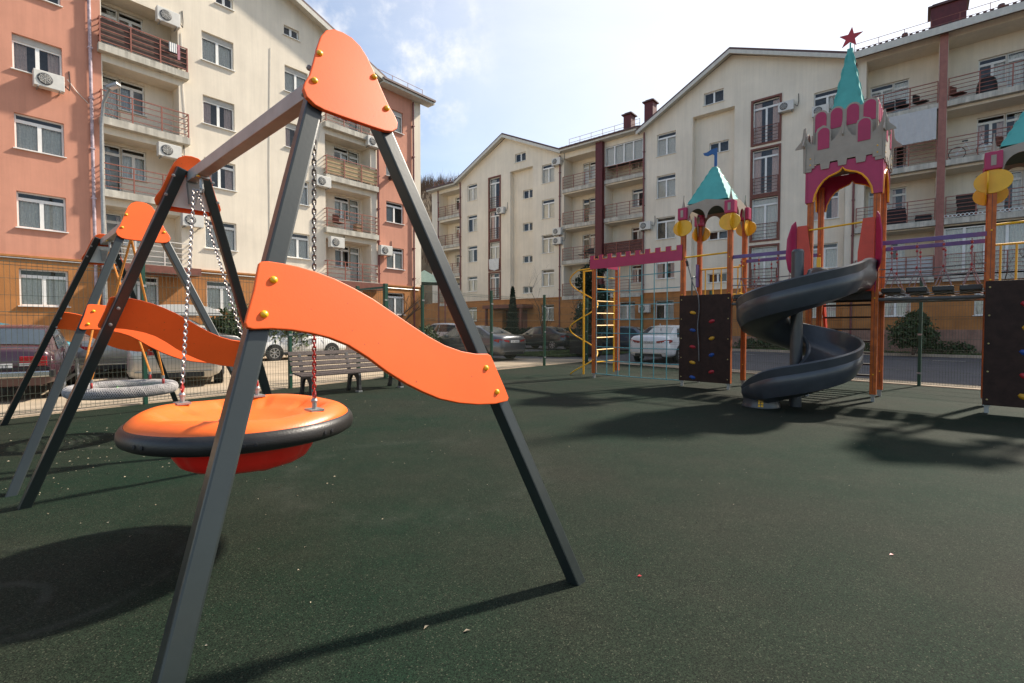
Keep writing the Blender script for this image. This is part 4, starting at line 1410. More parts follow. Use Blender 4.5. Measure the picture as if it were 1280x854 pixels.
    MB().box(W_ / 2 - .045, W_ / 2 + .045, D_ / 2 - .045, D_ / 2 + .045, 6.66, 6.78).build('collar', M['teal'], t)
    MB().tube([(W_ / 2, D_ / 2, 6.75), (W_ / 2, D_ / 2, 6.9)], .015, 6).build('star_stem', M['teal'], t)
    sp = [((.20 if i % 2 == 0 else .08) * math.sin(i * math.pi / 5 + .12), 7.0 + (.20 if i % 2 == 0 else .08) * math.cos(i * math.pi / 5 + .12)) for i in range(10)]
    MB().prism(sp, -.010, .010, Matrix.Translation((W_ / 2, D_ / 2, 0))).build('star', M['star'], t)
    # entrance of the slide: red and magenta side boards, yellow bar
    for sgn, xa, xb in ((-1, -.20, .04), (1, W_ - .26, W_ - .01)):
        xi, xo = (xb, xa) if sgn < 0 else (xa, xb)
        bx = [(xi, 2.03), (xo, 2.03), (xo, 3.36), (xi - sgn * -.07, 3.36), (xi, 2.75)]
        MB().prism(bx, -.13, -.11).build('side_board', M['redboard'], t, bevel=.004, angle=60)
        xw = xo + sgn * .012
        sv = [(-.10, 2.0), (-.13, 2.35), (-.30, 2.5), (-.36, 2.75), (-.33, 3.1), (-.22, 3.38), (-.13, 3.46), (-.09, 3.3)]
        MB().prism(sv, xw - .010, xw + .010, Matrix(((-sgn * .45, 1, 0, -sgn * .04), (1, 0, 0, 0), (0, 0, 1, 0), (0, 0, 0, 1)))).build('wing_board', M['magenta'], t, bevel=.004, angle=60)
    MB().tube([(.0, -.11, 3.26), (W_ - .1, -.11, 3.30)], .017, 8).build('grab_bar', M['yellow'], t, smooth=True)
    MB().box(.13, .20, -.09, -.05, 2.05, 2.72).build('yellow_board', M['yellow'], t, bevel=.01)
    # ladder at the back
    dy = 1.02
    for x in (.02, .88):
        poly = smooth_loop([(D_ + .02, 2.3), (D_ + .25, 2.2), (D_ + .55, 1.6), (D_ + .85, .8), (D_ + dy + .05, .12), (D_ + dy - .08, .12), (D_ + .7, .8), (D_ + .4, 1.5), (D_ + .12, 1.95), (D_ + .02, 2.0)], 2)
        MB().prism(poly, x - .02, x + .02, Matrix(((0, 1, 0, 0), (1, 0, 0, 0), (0, 0, 1, 0), (0, 0, 0, 1)))).build('ladder_side', M['redboard'], t)
    for i in range(7):
        f_ = (i + .5) / 7
        z = .2 + f_ * 1.75
        y = D_ + dy - .05 - f_ * .8
        MB().box(.04, .86, y - .07, y + .07, z - .018, z + .018).build('rung', M['deck'], t)
tall_tower()

# ---- spiral slide
def spiral_slide():
    c = Vector((4.9, 8.34, 0))
    t = thing('spiral_slide', 'dark grey spiral slide winding round its pole in front of the star tower', 'slide', c, 0)
    r0 = .54
    a0 = TA
    prof = [(-.36, .33), (-.375, .22), (-.31, .07), (-.12, 0), (.1, 0), (.28, .07), (.37, .22), (.395, .40), (.415, .445), (.445, .455), (.465, .43), (.455, .38), (.44, .30), (.448, .29), (.445, .14), (.36, -.03), (.14, -.10), (-.12, -.10), (-.34, -.0), (-.43, .18), (-.44, .30), (-.425, .35), (-.39, .36)]
    prof = [(q * .9, h) for q, h in prof]
    rings = []
    steps = 120
    tot = R(476)
    for i in range(14):                       # straight run from the tower
        f_ = i / 14
        p = c + E1 * r0 + E2 * (1.52 * (1 - f_))
        z = 2.10 - .10 * f_ * f_
        rings.append((p, E1.copy(), z, max(0, 1 - f_ * 1.0)))
    for i in range(steps + 1):
        f_ = i / steps
        a = a0 - tot * f_
        u = Vector((math.cos(a), math.sin(a), 0))
        z = 1.99 - math.degrees(tot) * f_ * 1.36 / 360
        if f_ > .9:
            z = max(z, .155)
        rings.append((c + u * r0, u, z, 0))
    a = a0 - tot
    u = Vector((math.cos(a), math.sin(a), 0))
    tg = Vector((math.sin(a), -math.cos(a), 0))
    zl = max(rings[-1][2], .16)
    for i in range(1, 8):
        rings.append((c + u * r0 + tg * .045 * i, u, zl - .0005 * i, 0))
    b = MB()
    n = len(prof)
    for ri, (p, u, z, fl) in enumerate(rings):
        e_ = max(0., (ri - (len(rings) - 14)) / 13)
        hs_ = 1 - .62 * e_ * e_
        for (q, h) in prof:
            h = h * hs_ if h > 0 else h
            q = q * (1 - .12 * e_ * e_)
            b.v.append((p.x + u.x * q - c.x, p.y + u.y * q - c.y, z + h * (1 + .08 * fl)))
    for i in range(len(rings) - 1):
        for j in range(n):
            j2 = (j + 1) % n
            b.f.append((i * n + j, i * n + j2, (i + 1) * n + j2, (i + 1) * n + j))
    b.f.append(tuple(range(n)))
    b.f.append(tuple((len(rings) - 1) * n + j for j in range(n))[::-1])
    ch = b.build('chute', M['slide'], t, smooth=True)
    MB().tube([(0, 0, -.02), (0, 0, 2.66)], .095, 24).build('pole', M['slide'], t, smooth=True)
    MB().tube([(0, 0, 2.66), (0, 0, 2.70)], .10, 24, radii=[.10, .075]).build('pole_cap', M['slide'], t, smooth=True)
    # moulded foot under the exit with its yellow reflectors
    p = rings[-3][0] - c
    Xf = Matrix.Translation((p.x, p.y, 0)) @ Matrix.Rotation(a, 4, 'Z')
    MB().lathe([(.30, 0), (.30, .03), (.27, .10), (.30, .2)], 24, Xf).build('foot', M['slide'], t, smooth=True)
    view = (Vector((0, 0, 0)) - (c + p)).normalized()
    sidev = Vector((-view.y, view.x, 0))
    bb = MB()
    for i in range(2):
        for j in range(3):
            q = p + Vector((view.x, view.y, 0)) * .297 + sidev * (.02 - .045 * i)
            Xb = Matrix.Translation((q.x, q.y, .045 + j * .045)) @ Matrix.Rotation(math.atan2(view.y, view.x) + R(90), 4, 'Z')
            bb.box(-.016, .016, -.006, .006, -.016, .016, Xb)
    bb.build('reflector', M['yellowcap'], t)
spiral_slide()

# ---- rope bridges
def bridge(P, L, label):
    t = thing('rope_bridge', label, 'rope bridge', P, TA, 'rope bridges between the castle towers')
    for y in (0.02, D_ - .02):
        hb = MB().prism([(0, 2.855), (L, 2.855), (L, 2.93), (0, 2.93)], y - .012, y + .012).build('hand_rail', M['purple'], t, bevel=.004)
        for z in (2.42, 2.28):
            MB().tube([(0, y, z), (L * .5, y, z - .03), (L, y, z)], .011, 6).build('cable', M['rope'], t, smooth=True)
        for i in range(4):
            x = L * (i + .5) / 4
            b = MB()
            b.tube([(x, y, 2.84), (x + .01, y, 2.40)], .009, 5)
            b.tube([(x, y, 2.40), (x - .10, y, 2.09)], .009, 5)
            b.tube([(x + .01, y, 2.40), (x + .11, y, 2.09)], .009, 5)
            b.build('hanger_rope', mat('rose_rope', (.36, .25, .24), .8, var=.3, scale=50), t, smooth=True)
            for z in (2.78, 2.70, 2.41):
                MB().lathe([(.001, z - .03), (.016, z - .016), (.02, z), (.016, z + .016), (.001, z + .03)], 8, Matrix.Translation((x, y, 0))).build('connector', M['redpl'], t, smooth=True)
    for i in range(4):
        x = L * (i + .5) / 4
        MB().box(x - .14, x + .14, .0, D_, 1.99, 2.075).build('tread', M['bumper'], t, bevel=.012)
    for y in (.1, D_ - .1):
        pts = [(L * i / 16, y, 1.965 + .018 * (i % 2)) for i in range(17)]
        MB().tube(pts, .012, 5).build('chain', M['chainm'], t, smooth=True)
    for y in (0.0, D_):
        MB().tube([(0, y, 1.87), (L, y, 1.87)], .032, 10).build('beam', M['galv'] if y else mat('grey_beam', (.10, .095, .085), .6), t, smooth=True)
bridge(T1P + E1 * (W_ + .05), (T2P - T1P).length - W_ - .1, 'rope bridge with purple rails between the flagged tower and the spiral slide tower')
bridge(T2P + E1 * (W_ + .05) + E2 * .02, (T3P - T2P).length - W_ - .1, 'rope bridge with purple rails and black treads to the right of the star tower')

# ---- net frame, and the yellow spiral pole
GA = Vector((2.22, 13.05, 0))
def net_frame():
    t = thing('climbing_net_frame', 'magenta battlement beam on orange posts with a teal climbing net', 'climbing frame', GA, math.atan2((T1P - GA).y, (T1P - GA).x))
    L = (T1P - GA).length
    tpost(t, 0, 0, 3.2)
    tpost(t, .02, 1.1, 3.2)
    def batt(y, z0, z1):
        poly = [(-.1, z0), (L + .0, z0)]
        k = 9
        top = []
        w = (L + .1) / (2 * k + 1)
        x = -.1
        for i in range(2 * k + 1):
            zz = z1 if i % 2 == 0 else z1 - .10
            top += [(x, zz), (x + w, zz)]
            x += w
        poly += top[::-1]
        MB().prism(poly, y - .012, y + .012).build('battlement_beam', M['magenta'], t)
        yl = MB()
        x = -.1
        for i in range(2 * k + 1):
            if i % 2:
                yl.tube([(x - .0, y - .014, z1 - .02), (x, y - .014, z1 - .11), (x + w, y - .014, z1 - .11), (x + w, y - .014, z1 - .02)], .006, 4)
            x += w
        yl.build('edge_line', M['yellow'], t)
    batt(-.065, 2.92, 3.28)
    b = MB().prism([(-.06, 2.98), (.12, 2.98), (1.06, 2.98), (1.06, 3.2), (-.06, 3.2)], -.012, .012, Matrix.Translation((.07, 0, 0)) @ Matrix.Rotation(R(90), 4, 'Z'))
    b.build('end_beam', M['magenta'], t)
    rp = MB()
    n = 7
    for i in range(n + 1):
        x = .06 + (L - .12) * i / n
        MB().tube([(x, .0, 2.93), (x + .004, .0, 1.6), (x, .0, .10)], .011, 6).build('net_rope', M['ropeteal'], t, smooth=True)
    for j in range(8):
        z = .12 + j * .365
        MB().tube([(.04, 0, z), (L / 2, 0, z - .012), (L - .04, 0, z)], .011, 6).build('net_rope', M['ropeteal'], t, smooth=True)
    # ladder side: yellow rungs with an upright, teal ropes
    for j in range(8):
        z = .42 + j * .33
        MB().tube([(.0, .05, z), (.02, .93, z + .01)], .017, 8).build('rung', M['yellow'], t, smooth=True)
    MB().tube([(.02, .93, .1), (.02, .93, 2.45)], .02, 8).build('ladder_upright', M['yellow'], t, smooth=True)
net_frame()
def spiral_pole():
    c = Vector((2.08, 14.05, 0))
    t = thing('spiral_climber', 'yellow spiral climbing pole at the left end of the net frame', 'climbing pole', c, 0)
    MB().tube([(0, 0, 0), (0, 0, 3.0)], .028, 12).build('pole', M['yellow'], t, smooth=True)
    pts = []
    for i in range(90):
        f_ = i / 89
        a = R(195) + f_ * 2 * math.pi * 2.12
        pts.append((.40 * math.cos(a), .40 * math.sin(a), .02 + 2.95 * f_))
    pts += [(.1, -.5, 3.0), (.14, -.95, 3.0)]
    MB().tube(pts, .018, 8).build('helix', M['yellow'], t, smooth=True)
    MB().tube([(-.0, 0, 2.98), (.3, -.2, 2.99), (.14, -.95, 3.02)], .02, 8).build('top_bar', M['yellow'], t, smooth=True)
spiral_pole()

# ================================================================== bench
def bench():
    t = thing('park_bench', 'brown slatted park bench with black cast legs behind the orange saucer seat', 'bench', (-4.0, 9.38, 0), R(47))
    L = 2.35
    # side profile: y toward the fence, z up
    seat = [(0.0, .42), (.105, .435), (.21, .44), (.315, .455)]
    back = [(.40, .53), (.455, .63), (.50, .73), (.545, .83)]
    for (y, z) in seat:
        MB().box(-.12, L, y - .043, y + .043, z - .017, z + .017).build('seat_slat', M['wood'], t, bevel=.006)
    for (y, z) in back:
        X = Matrix.Translation((0, y, z)) @ Matrix.Rotation(R(-25), 4, 'X')
        MB().box(-.12, L, -.016, .016, -.043, .043, X).build('back_slat', M['wood'], t, bevel=.006)
    for x in (.10, 1.12, 2.15):
        sidep = smooth_loop([(-.04, .40), (.10, .40), (.30, .42), (.38, .47), (.52, .82), (.56, .80), (.43, .45), (.42, .30), (.45, .10), (.50, .0), (.40, .0), (.37, .12), (.34, .25), (.27, .335), (.17, .345), (.08, .29), (.04, .18), (.05, .04), (.06, 0), (-.06, 0), (-.05, .15), (-.05, .3)], 2)
        MB().prism(sidep, x - .03, x + .03, Matrix(((0, 1, 0, 0), (1, 0, 0, 0), (0, 0, 1, 0), (0, 0, 0, 1)))).build('leg', M['castiron'], t, bevel=.004, angle=60)
        f = MB().box(x - .045, x + .045, -.07, .07, .0, .035).build('foot_plate', M['galv'], t, bevel=.004)
bench()

# ================================================================== cars
def car(label, loc, heading, m, L=4.55, Wd=1.78, H=1.45, shape='sedan', cat='car', wheel_r=.31, plate=True, rack=False):
    t = thing('parked_car', label, cat, loc, heading, 'cars parked round the playground')
    hl, hw = L / 2, Wd / 2
    k = H / 1.45
    # x, z bottom, half width low, belt z, belt half width, top z, top half width
    if shape == 'sedan':
        st = [(-1, .42, .70, .62, .72, .80, .60), (-.985, .30, .84, .82, .84, .95, .72), (-.95, .24, .90, .90, .90, 1.03, .78), (-.80, .22, .97, .95, .93, 1.06, .80), (-.70, .22, 1, .96, .94, 1.10, .79),
              (-.42, .22, 1, .96, .95, 1.385, .66), (-.20, .22, 1, .95, .96, 1.44, .66), (-.06, .22, 1, .95, .96, 1.45, .66), (-.04, .22, 1, .95, .96, 1.45, .66), (.12, .22, 1, .94, .96, 1.43, .66), (.22, .22, 1, .93, .95, 1.38, .67),
              (.52, .22, 1, .92, .93, 1.0, .80), (.60, .22, .99, .90, .92, .96, .78), (.80, .23, .97, .82, .89, .87, .74), (.93, .25, .90, .70, .84, .75, .70), (.985, .30, .80, .58, .76, .62, .62), (1, .38, .70, .5, .68, .54, .55)]
        cab = (4, 11)
    elif shape == 'box':
        st = [(-1, .42, .78, .70, .80, .85, .74), (-.985, .32, .86, .90, .88, 1.0, .80), (-.965, .24, .92, .95, .92, 1.02, .84), (-.95, .22, .95, .96, .93, 1.05, .84), (-.93, .22, .97, .97, .94, 1.10, .83),
              (-.82, .22, 1, .98, .95, 1.41, .72), (-.5, .22, 1, .97, .96, 1.45, .71), (-.22, .22, 1, .96, .96, 1.46, .70), (-.20, .22, 1, .96, .96, 1.46, .70), (.05, .22, 1, .95, .96, 1.45, .70), (.15, .22, 1, .94, .95, 1.41, .70),
              (.48, .22, 1, .94, .93, 1.02, .80), (.58, .22, .99, .92, .92, .98, .78), (.80, .23, .97, .86, .89, .90, .74), (.93, .25, .90, .72, .84, .77, .70), (.985, .30, .80, .58, .76, .62, .62), (1, .38, .70, .5, .68, .54, .55)]
        cab = (4, 11)
    else:      # old square sedan
        st = [(-1, .45, .82, .78, .84, .92, .80), (-.99, .40, .90, .86, .90, .96, .84), (-.96, .30, .95, .90, .93, .985, .86), (-.80, .26, .98, .92, .94, .99, .86), (-.58, .25, 1, .93, .94, 1.01, .84),
              (-.40, .25, 1, .93, .95, 1.36, .74), (-.30, .25, 1, .93, .95, 1.42, .74), (-.06, .25, 1, .93, .95, 1.43, .74), (-.04, .25, 1, .93, .95, 1.43, .74), (.10, .25, 1, .92, .95, 1.42, .74), (.18, .25, 1, .92, .95, 1.38, .74),
              (.40, .25, 1, .91, .94, 1.0, .84), (.5, .25, 1, .90, .94, .96, .84), (.80, .26, .98, .86, .92, .92, .84), (.96, .3, .95, .80, .9, .86, .82), (.99, .4, .9, .72, .88, .78, .78), (1, .45, .84, .6, .84, .66, .76)]
        cab = (4, 11)
    rings = []
    for (x, zb, wl, zbelt, wb, zt_, wt) in st:
        x *= hl
        zb, zbelt, zt_ = zb * k, zbelt * k, zt_ * k
        zm = zb + (zbelt - zb) * .5
        half = [(0, zb), (wl * hw * .78, zb), (wl * hw * .955, zb + .07), (wl * hw, zb + .16 * k), (max(wl, wb) * hw * 1.0, zm), (wb * hw * 1.0, zbelt - .05), (wb * hw * .965, zbelt), (wt * hw * 1.02, zt_ - .055), (wt * hw * .93, zt_ - .012), (wt * hw * .5, zt_ + .008), (0, zt_ + .014)]
        rings.append([(x, -y, z) for y, z in half] + [(x, y, z) for y, z in half[::-1][1:-1]])
    n = len(rings[0])
    body, sidew, scr = MB(), MB(), MB()
    for r_ in rings:
        body.v += r_
    def skew(p, d):
        return (p[0] + d[0], p[1] + d[1], p[2] + d[2])
    for i in range(len(rings) - 1):
        for j in range(n):
            j2 = (j + 1) % n
            body.f.append((i * n + j, i * n + j2, (i + 1) * n + j2, (i + 1) * n + j))
    body.f.append(tuple(range(n))[::-1])
    body.f.append(tuple((len(rings) - 1) * n + j for j in range(n)))
    bo = body.build('body', m, t, smooth=True)
    def patch(mb, i0, i1, j0, j1, off, sh=.12):
        """glass laid 4 mm proud over a region of the shell, inset from its edges"""
        def P(i, j):
            return Vector(rings[i][j % n])
        a, b_, c_, d_ = P(i0, j0), P(i1, j0), P(i1, j1), P(i0, j1)
        return a, b_, c_, d_
    # side windows: strips between belt (6) and roof edge (7), both sides
    for sgn in (0, 1):
        def P(i, j):
            p = Vector(rings[i][j])
            if sgn:
                p.y = -p.y
            return p
        segs = [(4, 5, 'tri'), (5, 7, 'q'), (8, 10, 'q'), (10, 11, 'tri2')]
        polys = []
        B6, B7 = 6, 7
        def lerp(a, b_, f_):
            return a + (b_ - a) * f_
        lo = [lerp(P(i, B6), P(i, B7), .06) for i in range(len(rings))]
        hi = [lerp(P(i, B6), P(i, B7), .93) for i in range(len(rings))]
        rear_lo = lerp(lo[4], lo[5], .35)
        front_lo = lerp(lo[11], lo[10], .18)
        polys.append([rear_lo, lo[5], lo[6], lo[7], hi[7], hi[6], hi[5]])
        polys.append([lo[8], lo[9], lo[10], front_lo, hi[10], hi[9], hi[8]])
        for pl in polys:
            cen = sum(pl, Vector()) / len(pl)
            o_ = Vector((0, .012 if sgn else -.012, .004))
            g_ = MB()
            g_.add([p + o_ for p in pl], [tuple(range(len(pl))) if not sgn else tuple(range(len(pl)))[::-1]])
            g_.build('side_window', M['carglass'], t)
    def screen(i0, i1, name, d):
        a = [Vector(rings[i0][j]) for j in (8, 9, 10, 11, 12)]
        b_ = [Vector(rings[i1][j]) for j in (8, 9, 10, 11, 12)]
        lo = [p + (q - p) * .08 for p, q in zip(a, b_)]
        hi = [p + (q - p) * .92 for p, q in zip(a, b_)]
        for q in (lo, hi):
            q[0] = q[0] + (q[1] - q[0]) * .12
            q[4] = q[4] + (q[3] - q[4]) * .12
        g_ = MB()
        off = Vector((d * .01, 0, .012))
        g_.v = [tuple(p + off) for p in lo + hi]
        for j in range(4):
            g_.f.append((j, j + 1, 5 + j + 1, 5 + j))
        g_.build(name, M['carglass'], t)
    screen(4, 5, 'rear_window', -1)
    screen(11, 10, 'windscreen', 1)
    # wheels
    for fx in (-.58, .60):
        for sy in (-1, 1):
            x, y = fx * hl, sy * (hw - .082)
            Xw = Matrix.Translation((x, y, wheel_r)) @ Matrix.Rotation(R(-90 * sy), 4, 'X')
            w_ = MB().lathe([(wheel_r * .66, -.1), (wheel_r * .97, -.1), (wheel_r, -.07), (wheel_r, .07), (wheel_r * .97, .1), (wheel_r * .66, .1), (wheel_r * .64, .06), (.02, .06)], 24, Xw).build('wheel', M['tyre'], t, smooth=True)
            sp = MB()
            sp.lathe([(wheel_r * .67, .085), (wheel_r * .67, .1), (wheel_r * .60, .1), (wheel_r * .58, .07)], 24, Xw)
            sp.f.pop(); sp.f.pop()
            sp.lathe([(.055, .05), (.05, .1), (.02, .105)], 10, Xw)
            for q in range(7):
                a = q * 2 * math.pi / 7
                p0 = Xw @ Vector((.03 * math.cos(a), .03 * math.sin(a), .09))
                p1 = Xw @ Vector((wheel_r * .63 * math.cos(a), wheel_r * .63 * math.sin(a), .095))
                sp.bar(p0, p1, .035, .015, up=(0, 1, 0))
            sp.build('rim', M['rim'], w_)
            MB().lathe([(wheel_r * 1.17, 0), (wheel_r * 1.17, .012)], 28, Matrix.Translation((x, sy * (hw - .008), wheel_r * 1.02)) @ Matrix.Rotation(R(-90 * sy), 4, 'X')).build('wheel_arch', M['trim'], t)
    # rear end
    zl = .80 * k if shape != 'old' else .72
    for sy in (-1, 1):
        if shape == 'old':
            MB().box(-hl - .012, -hl + .05, sy * hw * .42, sy * hw * .86, .66, .84).build('tail_light', M['taillight'], t, bevel=.012)
            MB().box(-hl - .014, -hl + .03, sy * hw * .42, sy * hw * .66, .665, .72).build('reverse_light', M['headlight'], t)
        else:
            pts = [(-hl * .992, sy * hw * .38, zl), (-hl * .990, sy * hw * .60, zl + .01), (-hl * .972, sy * hw * .80, zl + .02), (-hl * .93, sy * hw * .915, zl + .03), (-hl * .86, sy * hw * .955, zl + .045)]
            b_ = MB()
            hh = [.035, .05, .065, .07, .03]
            for p, h_ in zip(pts, hh):
                nx = Vector((p[0] + hl * .3, p[1] * .9, 0)).normalized() * .022
                b_.v += [(p[0] + nx.x, p[1] + nx.y, p[2] - h_), (p[0] + nx.x, p[1] + nx.y, p[2] + h_), (p[0] - nx.x * 3, p[1] - nx.y * 3, p[2] + h_), (p[0] - nx.x * 3, p[1] - nx.y * 3, p[2] - h_)]
            for i in range(4):
                for j in range(4):
                    b_.f.append((i * 4 + j, i * 4 + (j + 1) % 4, (i + 1) * 4 + (j + 1) % 4, (i + 1) * 4 + j))
            b_.f += [(0, 1, 2, 3), (16, 17, 18, 19)]
            b_.build('tail_light', M['taillight'], t, smooth=True)
        MB().box(hl * .93, hl * .985, sy * hw * .5, sy * hw * .82, .62 * k, .70 * k).build('headlight', M['headlight'], t, bevel=.02)
        MB().box(hl * .22, hl * .29, sy * (hw + .02), sy * (hw + .16), .92 * k, 1.04 * k).build('mirror', m, t, bevel=.025)
        for x in (-.28, .10):
            MB().box(hl * x - .07, hl * x + .07, sy * (hw * .985), sy * (hw + .018), .80 * k, .825 * k).build('door_handle', M['chrome'] if shape != 'old' else M['trim'], t)
        for x in (-.05, .42, -.46):
            MB().box(hl * x - .004, hl * x + .004, sy * (hw * .985), sy * (hw + .003), .35 * k, .90 * k).build('door_seam', M['trim'], t)
        MB().box(-hl * .45, hl * .45, sy * hw * .97, sy * (hw + .004), .24 * k, .30 * k).build('sill_strip', M['trim'], t)
    pz = .62 if shape == 'sedan' else .66
    if shape == 'sedan':
        pz = .78
    if plate:
        pl = MB().box(-hl - .016, -hl + .0, -.26, .26, pz - .055, pz + .057).build('number_plate', M['plate'], t)
        g_ = MB()
        x = -.21
        for q in range(8):
            wq = .026
            yq = .205 - q * .056
            g_.box(-hl - .018, -hl - .0165, yq - wq / 2, yq + wq / 2 - .006 * (q % 2), pz - .032, pz - .018)
            g_.box(-hl - .018, -hl - .0165, yq - wq / 2, yq - wq / 2 + .007, pz - .018, pz + .034)
            if q % 3:
                g_.box(-hl - .018, -hl - .0165, yq + wq / 2 - .007, yq + wq / 2, pz - .018, pz + .034)
            if q % 2:
                g_.box(-hl - .018, -hl - .0165, yq - wq / 2 + .007, yq + wq / 2 - .007, pz + .022, pz + .034)
        g_.build('plate_text', M['ink'], pl)
    if shape == 'old':
        MB().box(-hl - .09, -hl - .03, -hw * .93, hw * .93, .46, .57).build('bumper', M['chrome'], t, bevel=.02)
        for sy in (-1, 1):
            MB().box(-hl - .10, -hl + .12, sy * hw * .90, sy * hw * .98, .45, .58).build('bumper_end', M['trim'], t, bevel=.015)
        MB().box(-hl - .02, -hl + .02, -hw * .9, hw * .9, .60, .64).build('rear_strip', M['trim'], t)
    else:
        MB().box(-hl * .995, -hl * .95, -hw * .62, hw * .62, .24 * k, .36 * k).build('diffuser', M['trim'], t, bevel=.02)
        MB().box(-hl * 1.003, -hl * .96, -hw * .80, hw * .80, .375 * k, .392 * k).build('chrome_strip', M['chrome'], t)
        MB().box(hl * .96, hl * 1.0, -hw * .5, hw * .5, .36 * k, .56 * k).build('grille', M['trim'], t, bevel=.02)
        MB().tube([(-hl * .48, 0, 1.42 * k), (-hl * .50, 0, 1.50 * k)], .02, 6).build('aerial', m, t)
    if rack:
        for y in (-.5, .5):
            MB().bar((-hl * .5, y, H + .03), (hl * .25, y, H + .03), .03, .03).build('roof_rail', M['trim'], t)
    return t
def carpaint(name, c, metal=.3):
    return mat(name, c, .32, metal, var=.06, scale=1.5, coat=.9)
hd = math.atan2(.643, -.766)
car('maroon old square sedan with chrome bumper at the left edge, tail toward the fence', (-10.4, 10.15, 0), math.atan2(.80, -.60), carpaint('paint_maroon', (.05, .016, .026)), L=4.1, Wd=1.66, H=1.43, shape='old')
car('teal hatchback parked side-on beyond the maroon sedan', (-15.2, 14.2, 0), LA, carpaint('paint_teal', (.03, .20, .25)), L=3.9, H=1.5, shape='box', plate=False)
car('silver hatchback seen from behind through the fence, left of the orange saucer seat', (-8.62, 12.65, 0), math.atan2(.86, -.50), carpaint('paint_silver', (.46, .44, .40), .5), L=4.2, Wd=1.80, H=1.42, shape='box', plate=False)
car('grey saloon parked side-on behind the grey rope nest seat', (-12.0, 14.7, 0), math.atan2(.80, -.60), carpaint('paint_grey', (.20, .20, .19), .5), L=4.4, H=1.45, plate=False)
rv = car('dark van parked close to the ochre wall, carrying a grey roof box', (-12.3, 17.6, 0), LA, carpaint('paint_black', (.02, .02, .022)), L=4.6, H=1.72, shape='box', plate=False, rack=True)
rb = thing('roof_box', 'long pale grey roof box on top of the dark van', 'roof box', (-12.3 + .2, 17.6 + .25, 1.80), LA)
pr = smooth_loop([(-1.05, .05), (-1.0, .28), (-.6, .37), (.3, .38), (.85, .27), (1.12, .08), (1.0, .0), (-.95, 0)], 3)
MB().prism(pr, -.40, .40).build('shell', mat('box_grey', (.50, .50, .48), .4, var=.05), rb, bevel=.05, seg=3, angle=50)
MB().prism([(-1.03, .08), (1.09, .08), (1.09, .10), (-1.03, .10)], -.405, .405).build('seam', M['trim'], rb)
car('white hatchback parked side-on beyond the bench', (-9.55, 21.2, 0), LA, carpaint('paint_white_pearl', (.70, .69, .66), .05), L=4.25, H=1.5, shape='box', plate=False)
car('dark grey sedan with long red tail lights behind the far fence', (-1.72, 21.35, 0), hd, carpaint('paint_graphite', (.11, .115, .125), .6), L=4.8, Wd=1.84, H=1.44)
car('white sedan with red tail lights behind the teal climbing net', (6.65, 20.25, 0), LA, carpaint('paint_white', (.72, .72, .72), .05), L=4.5, Wd=1.75, H=1.45)
car('white minivan half hidden behind the dark grey sedan', (-4.2, 29.5, 0), hd, carpaint('paint_white_van', (.6, .6, .58), .05), L=4.4, H=1.6, shape='box', plate=False)
car('blue-grey sedan in the shade beyond the yellow ladder', (6.6, 28.6, 0), hd, carpaint('paint_blue_grey', (.06, .085, .12), .5), L=4.4, H=1.42, plate=False)
car('black sedan in the shade in front of the dark hedge', (2.0, 30.5, 0), hd, carpaint('paint_black_shade', (.015, .016, .02)), L=4.4, H=1.42, plate=False)

# ================================================================== small street things
sl = thing('street_lamp', 'slim grey street lamp standing in front of the salmon wall', 'street lamp', (-12.75, 15.2, 0), 0)
hz = 8.75
MB().tube([(0, 0, 0), (0, 0, 6.4), (.02, -.0, 7.6), (.12, -.03, 8.3), (.38, -.08, hz)], .05, 10, radii=[.07, .055, .05, .045, .04]).build('pole', M['galv'], sl, smooth=True)
X = Matrix.Translation((.48, -.1, hz + .02)) @ Matrix.Rotation(R(-18), 4, 'Y')
MB().box(-.16, .2, -.09, .09, -.05, .05, X).build('lamp_head', M['galv'], sl, bevel=.02)
MB().box(-.10, .16, -.07, .07, -.066, -.052, X).build('lens', M['headlight'], sl)
bn = thing('waste_container', 'black waste container beside the far fence, behind the yellow spiral pole', 'bin', (3.45, 22.6, 0), R(-40))
MB().box(-.65, .65, -.4, .4, .12, .85).build('tub', M['trim'], bn, bevel=.03)
MB().prism([(-.68, .86), (.68, .86), (.64, .98), (-.64, .98)], -.43, .43).build('lid', M['trim'], bn, bevel=.02)
for x in (-.5, .5):
    for y in (-.3, .3):
        MB().lathe([(.09, -.03), (.09, .03)], 12, Matrix.Translation((x, y, .09)) @ Matrix.Rotation(R(90), 4, 'X')).build('wheel', M['tyre'], bn)
tn = thing('garden_canopy', 'pale green tent-shaped canopy beyond the end of the left building', 'canopy', (-6.6, 36, 0), R(20))
MB().add([(-1.5, -1.3, 4.6), (1.5, -1.3, 4.6), (1.5, 1.3, 4.6), (-1.5, 1.3, 4.6), (.1, 0, 5.6)], [(0, 1, 4), (1, 2, 4), (2, 3, 4), (3, 0, 4)]).build('roof', M['tentgreen'], tn)
for x in (-1.4, 1.4):
    for y in (-1.2, 1.2):
        MB().box(x - .05, x + .05, y - .05, y + .05, 0, 4.62).build('post', M['rail'], tn)
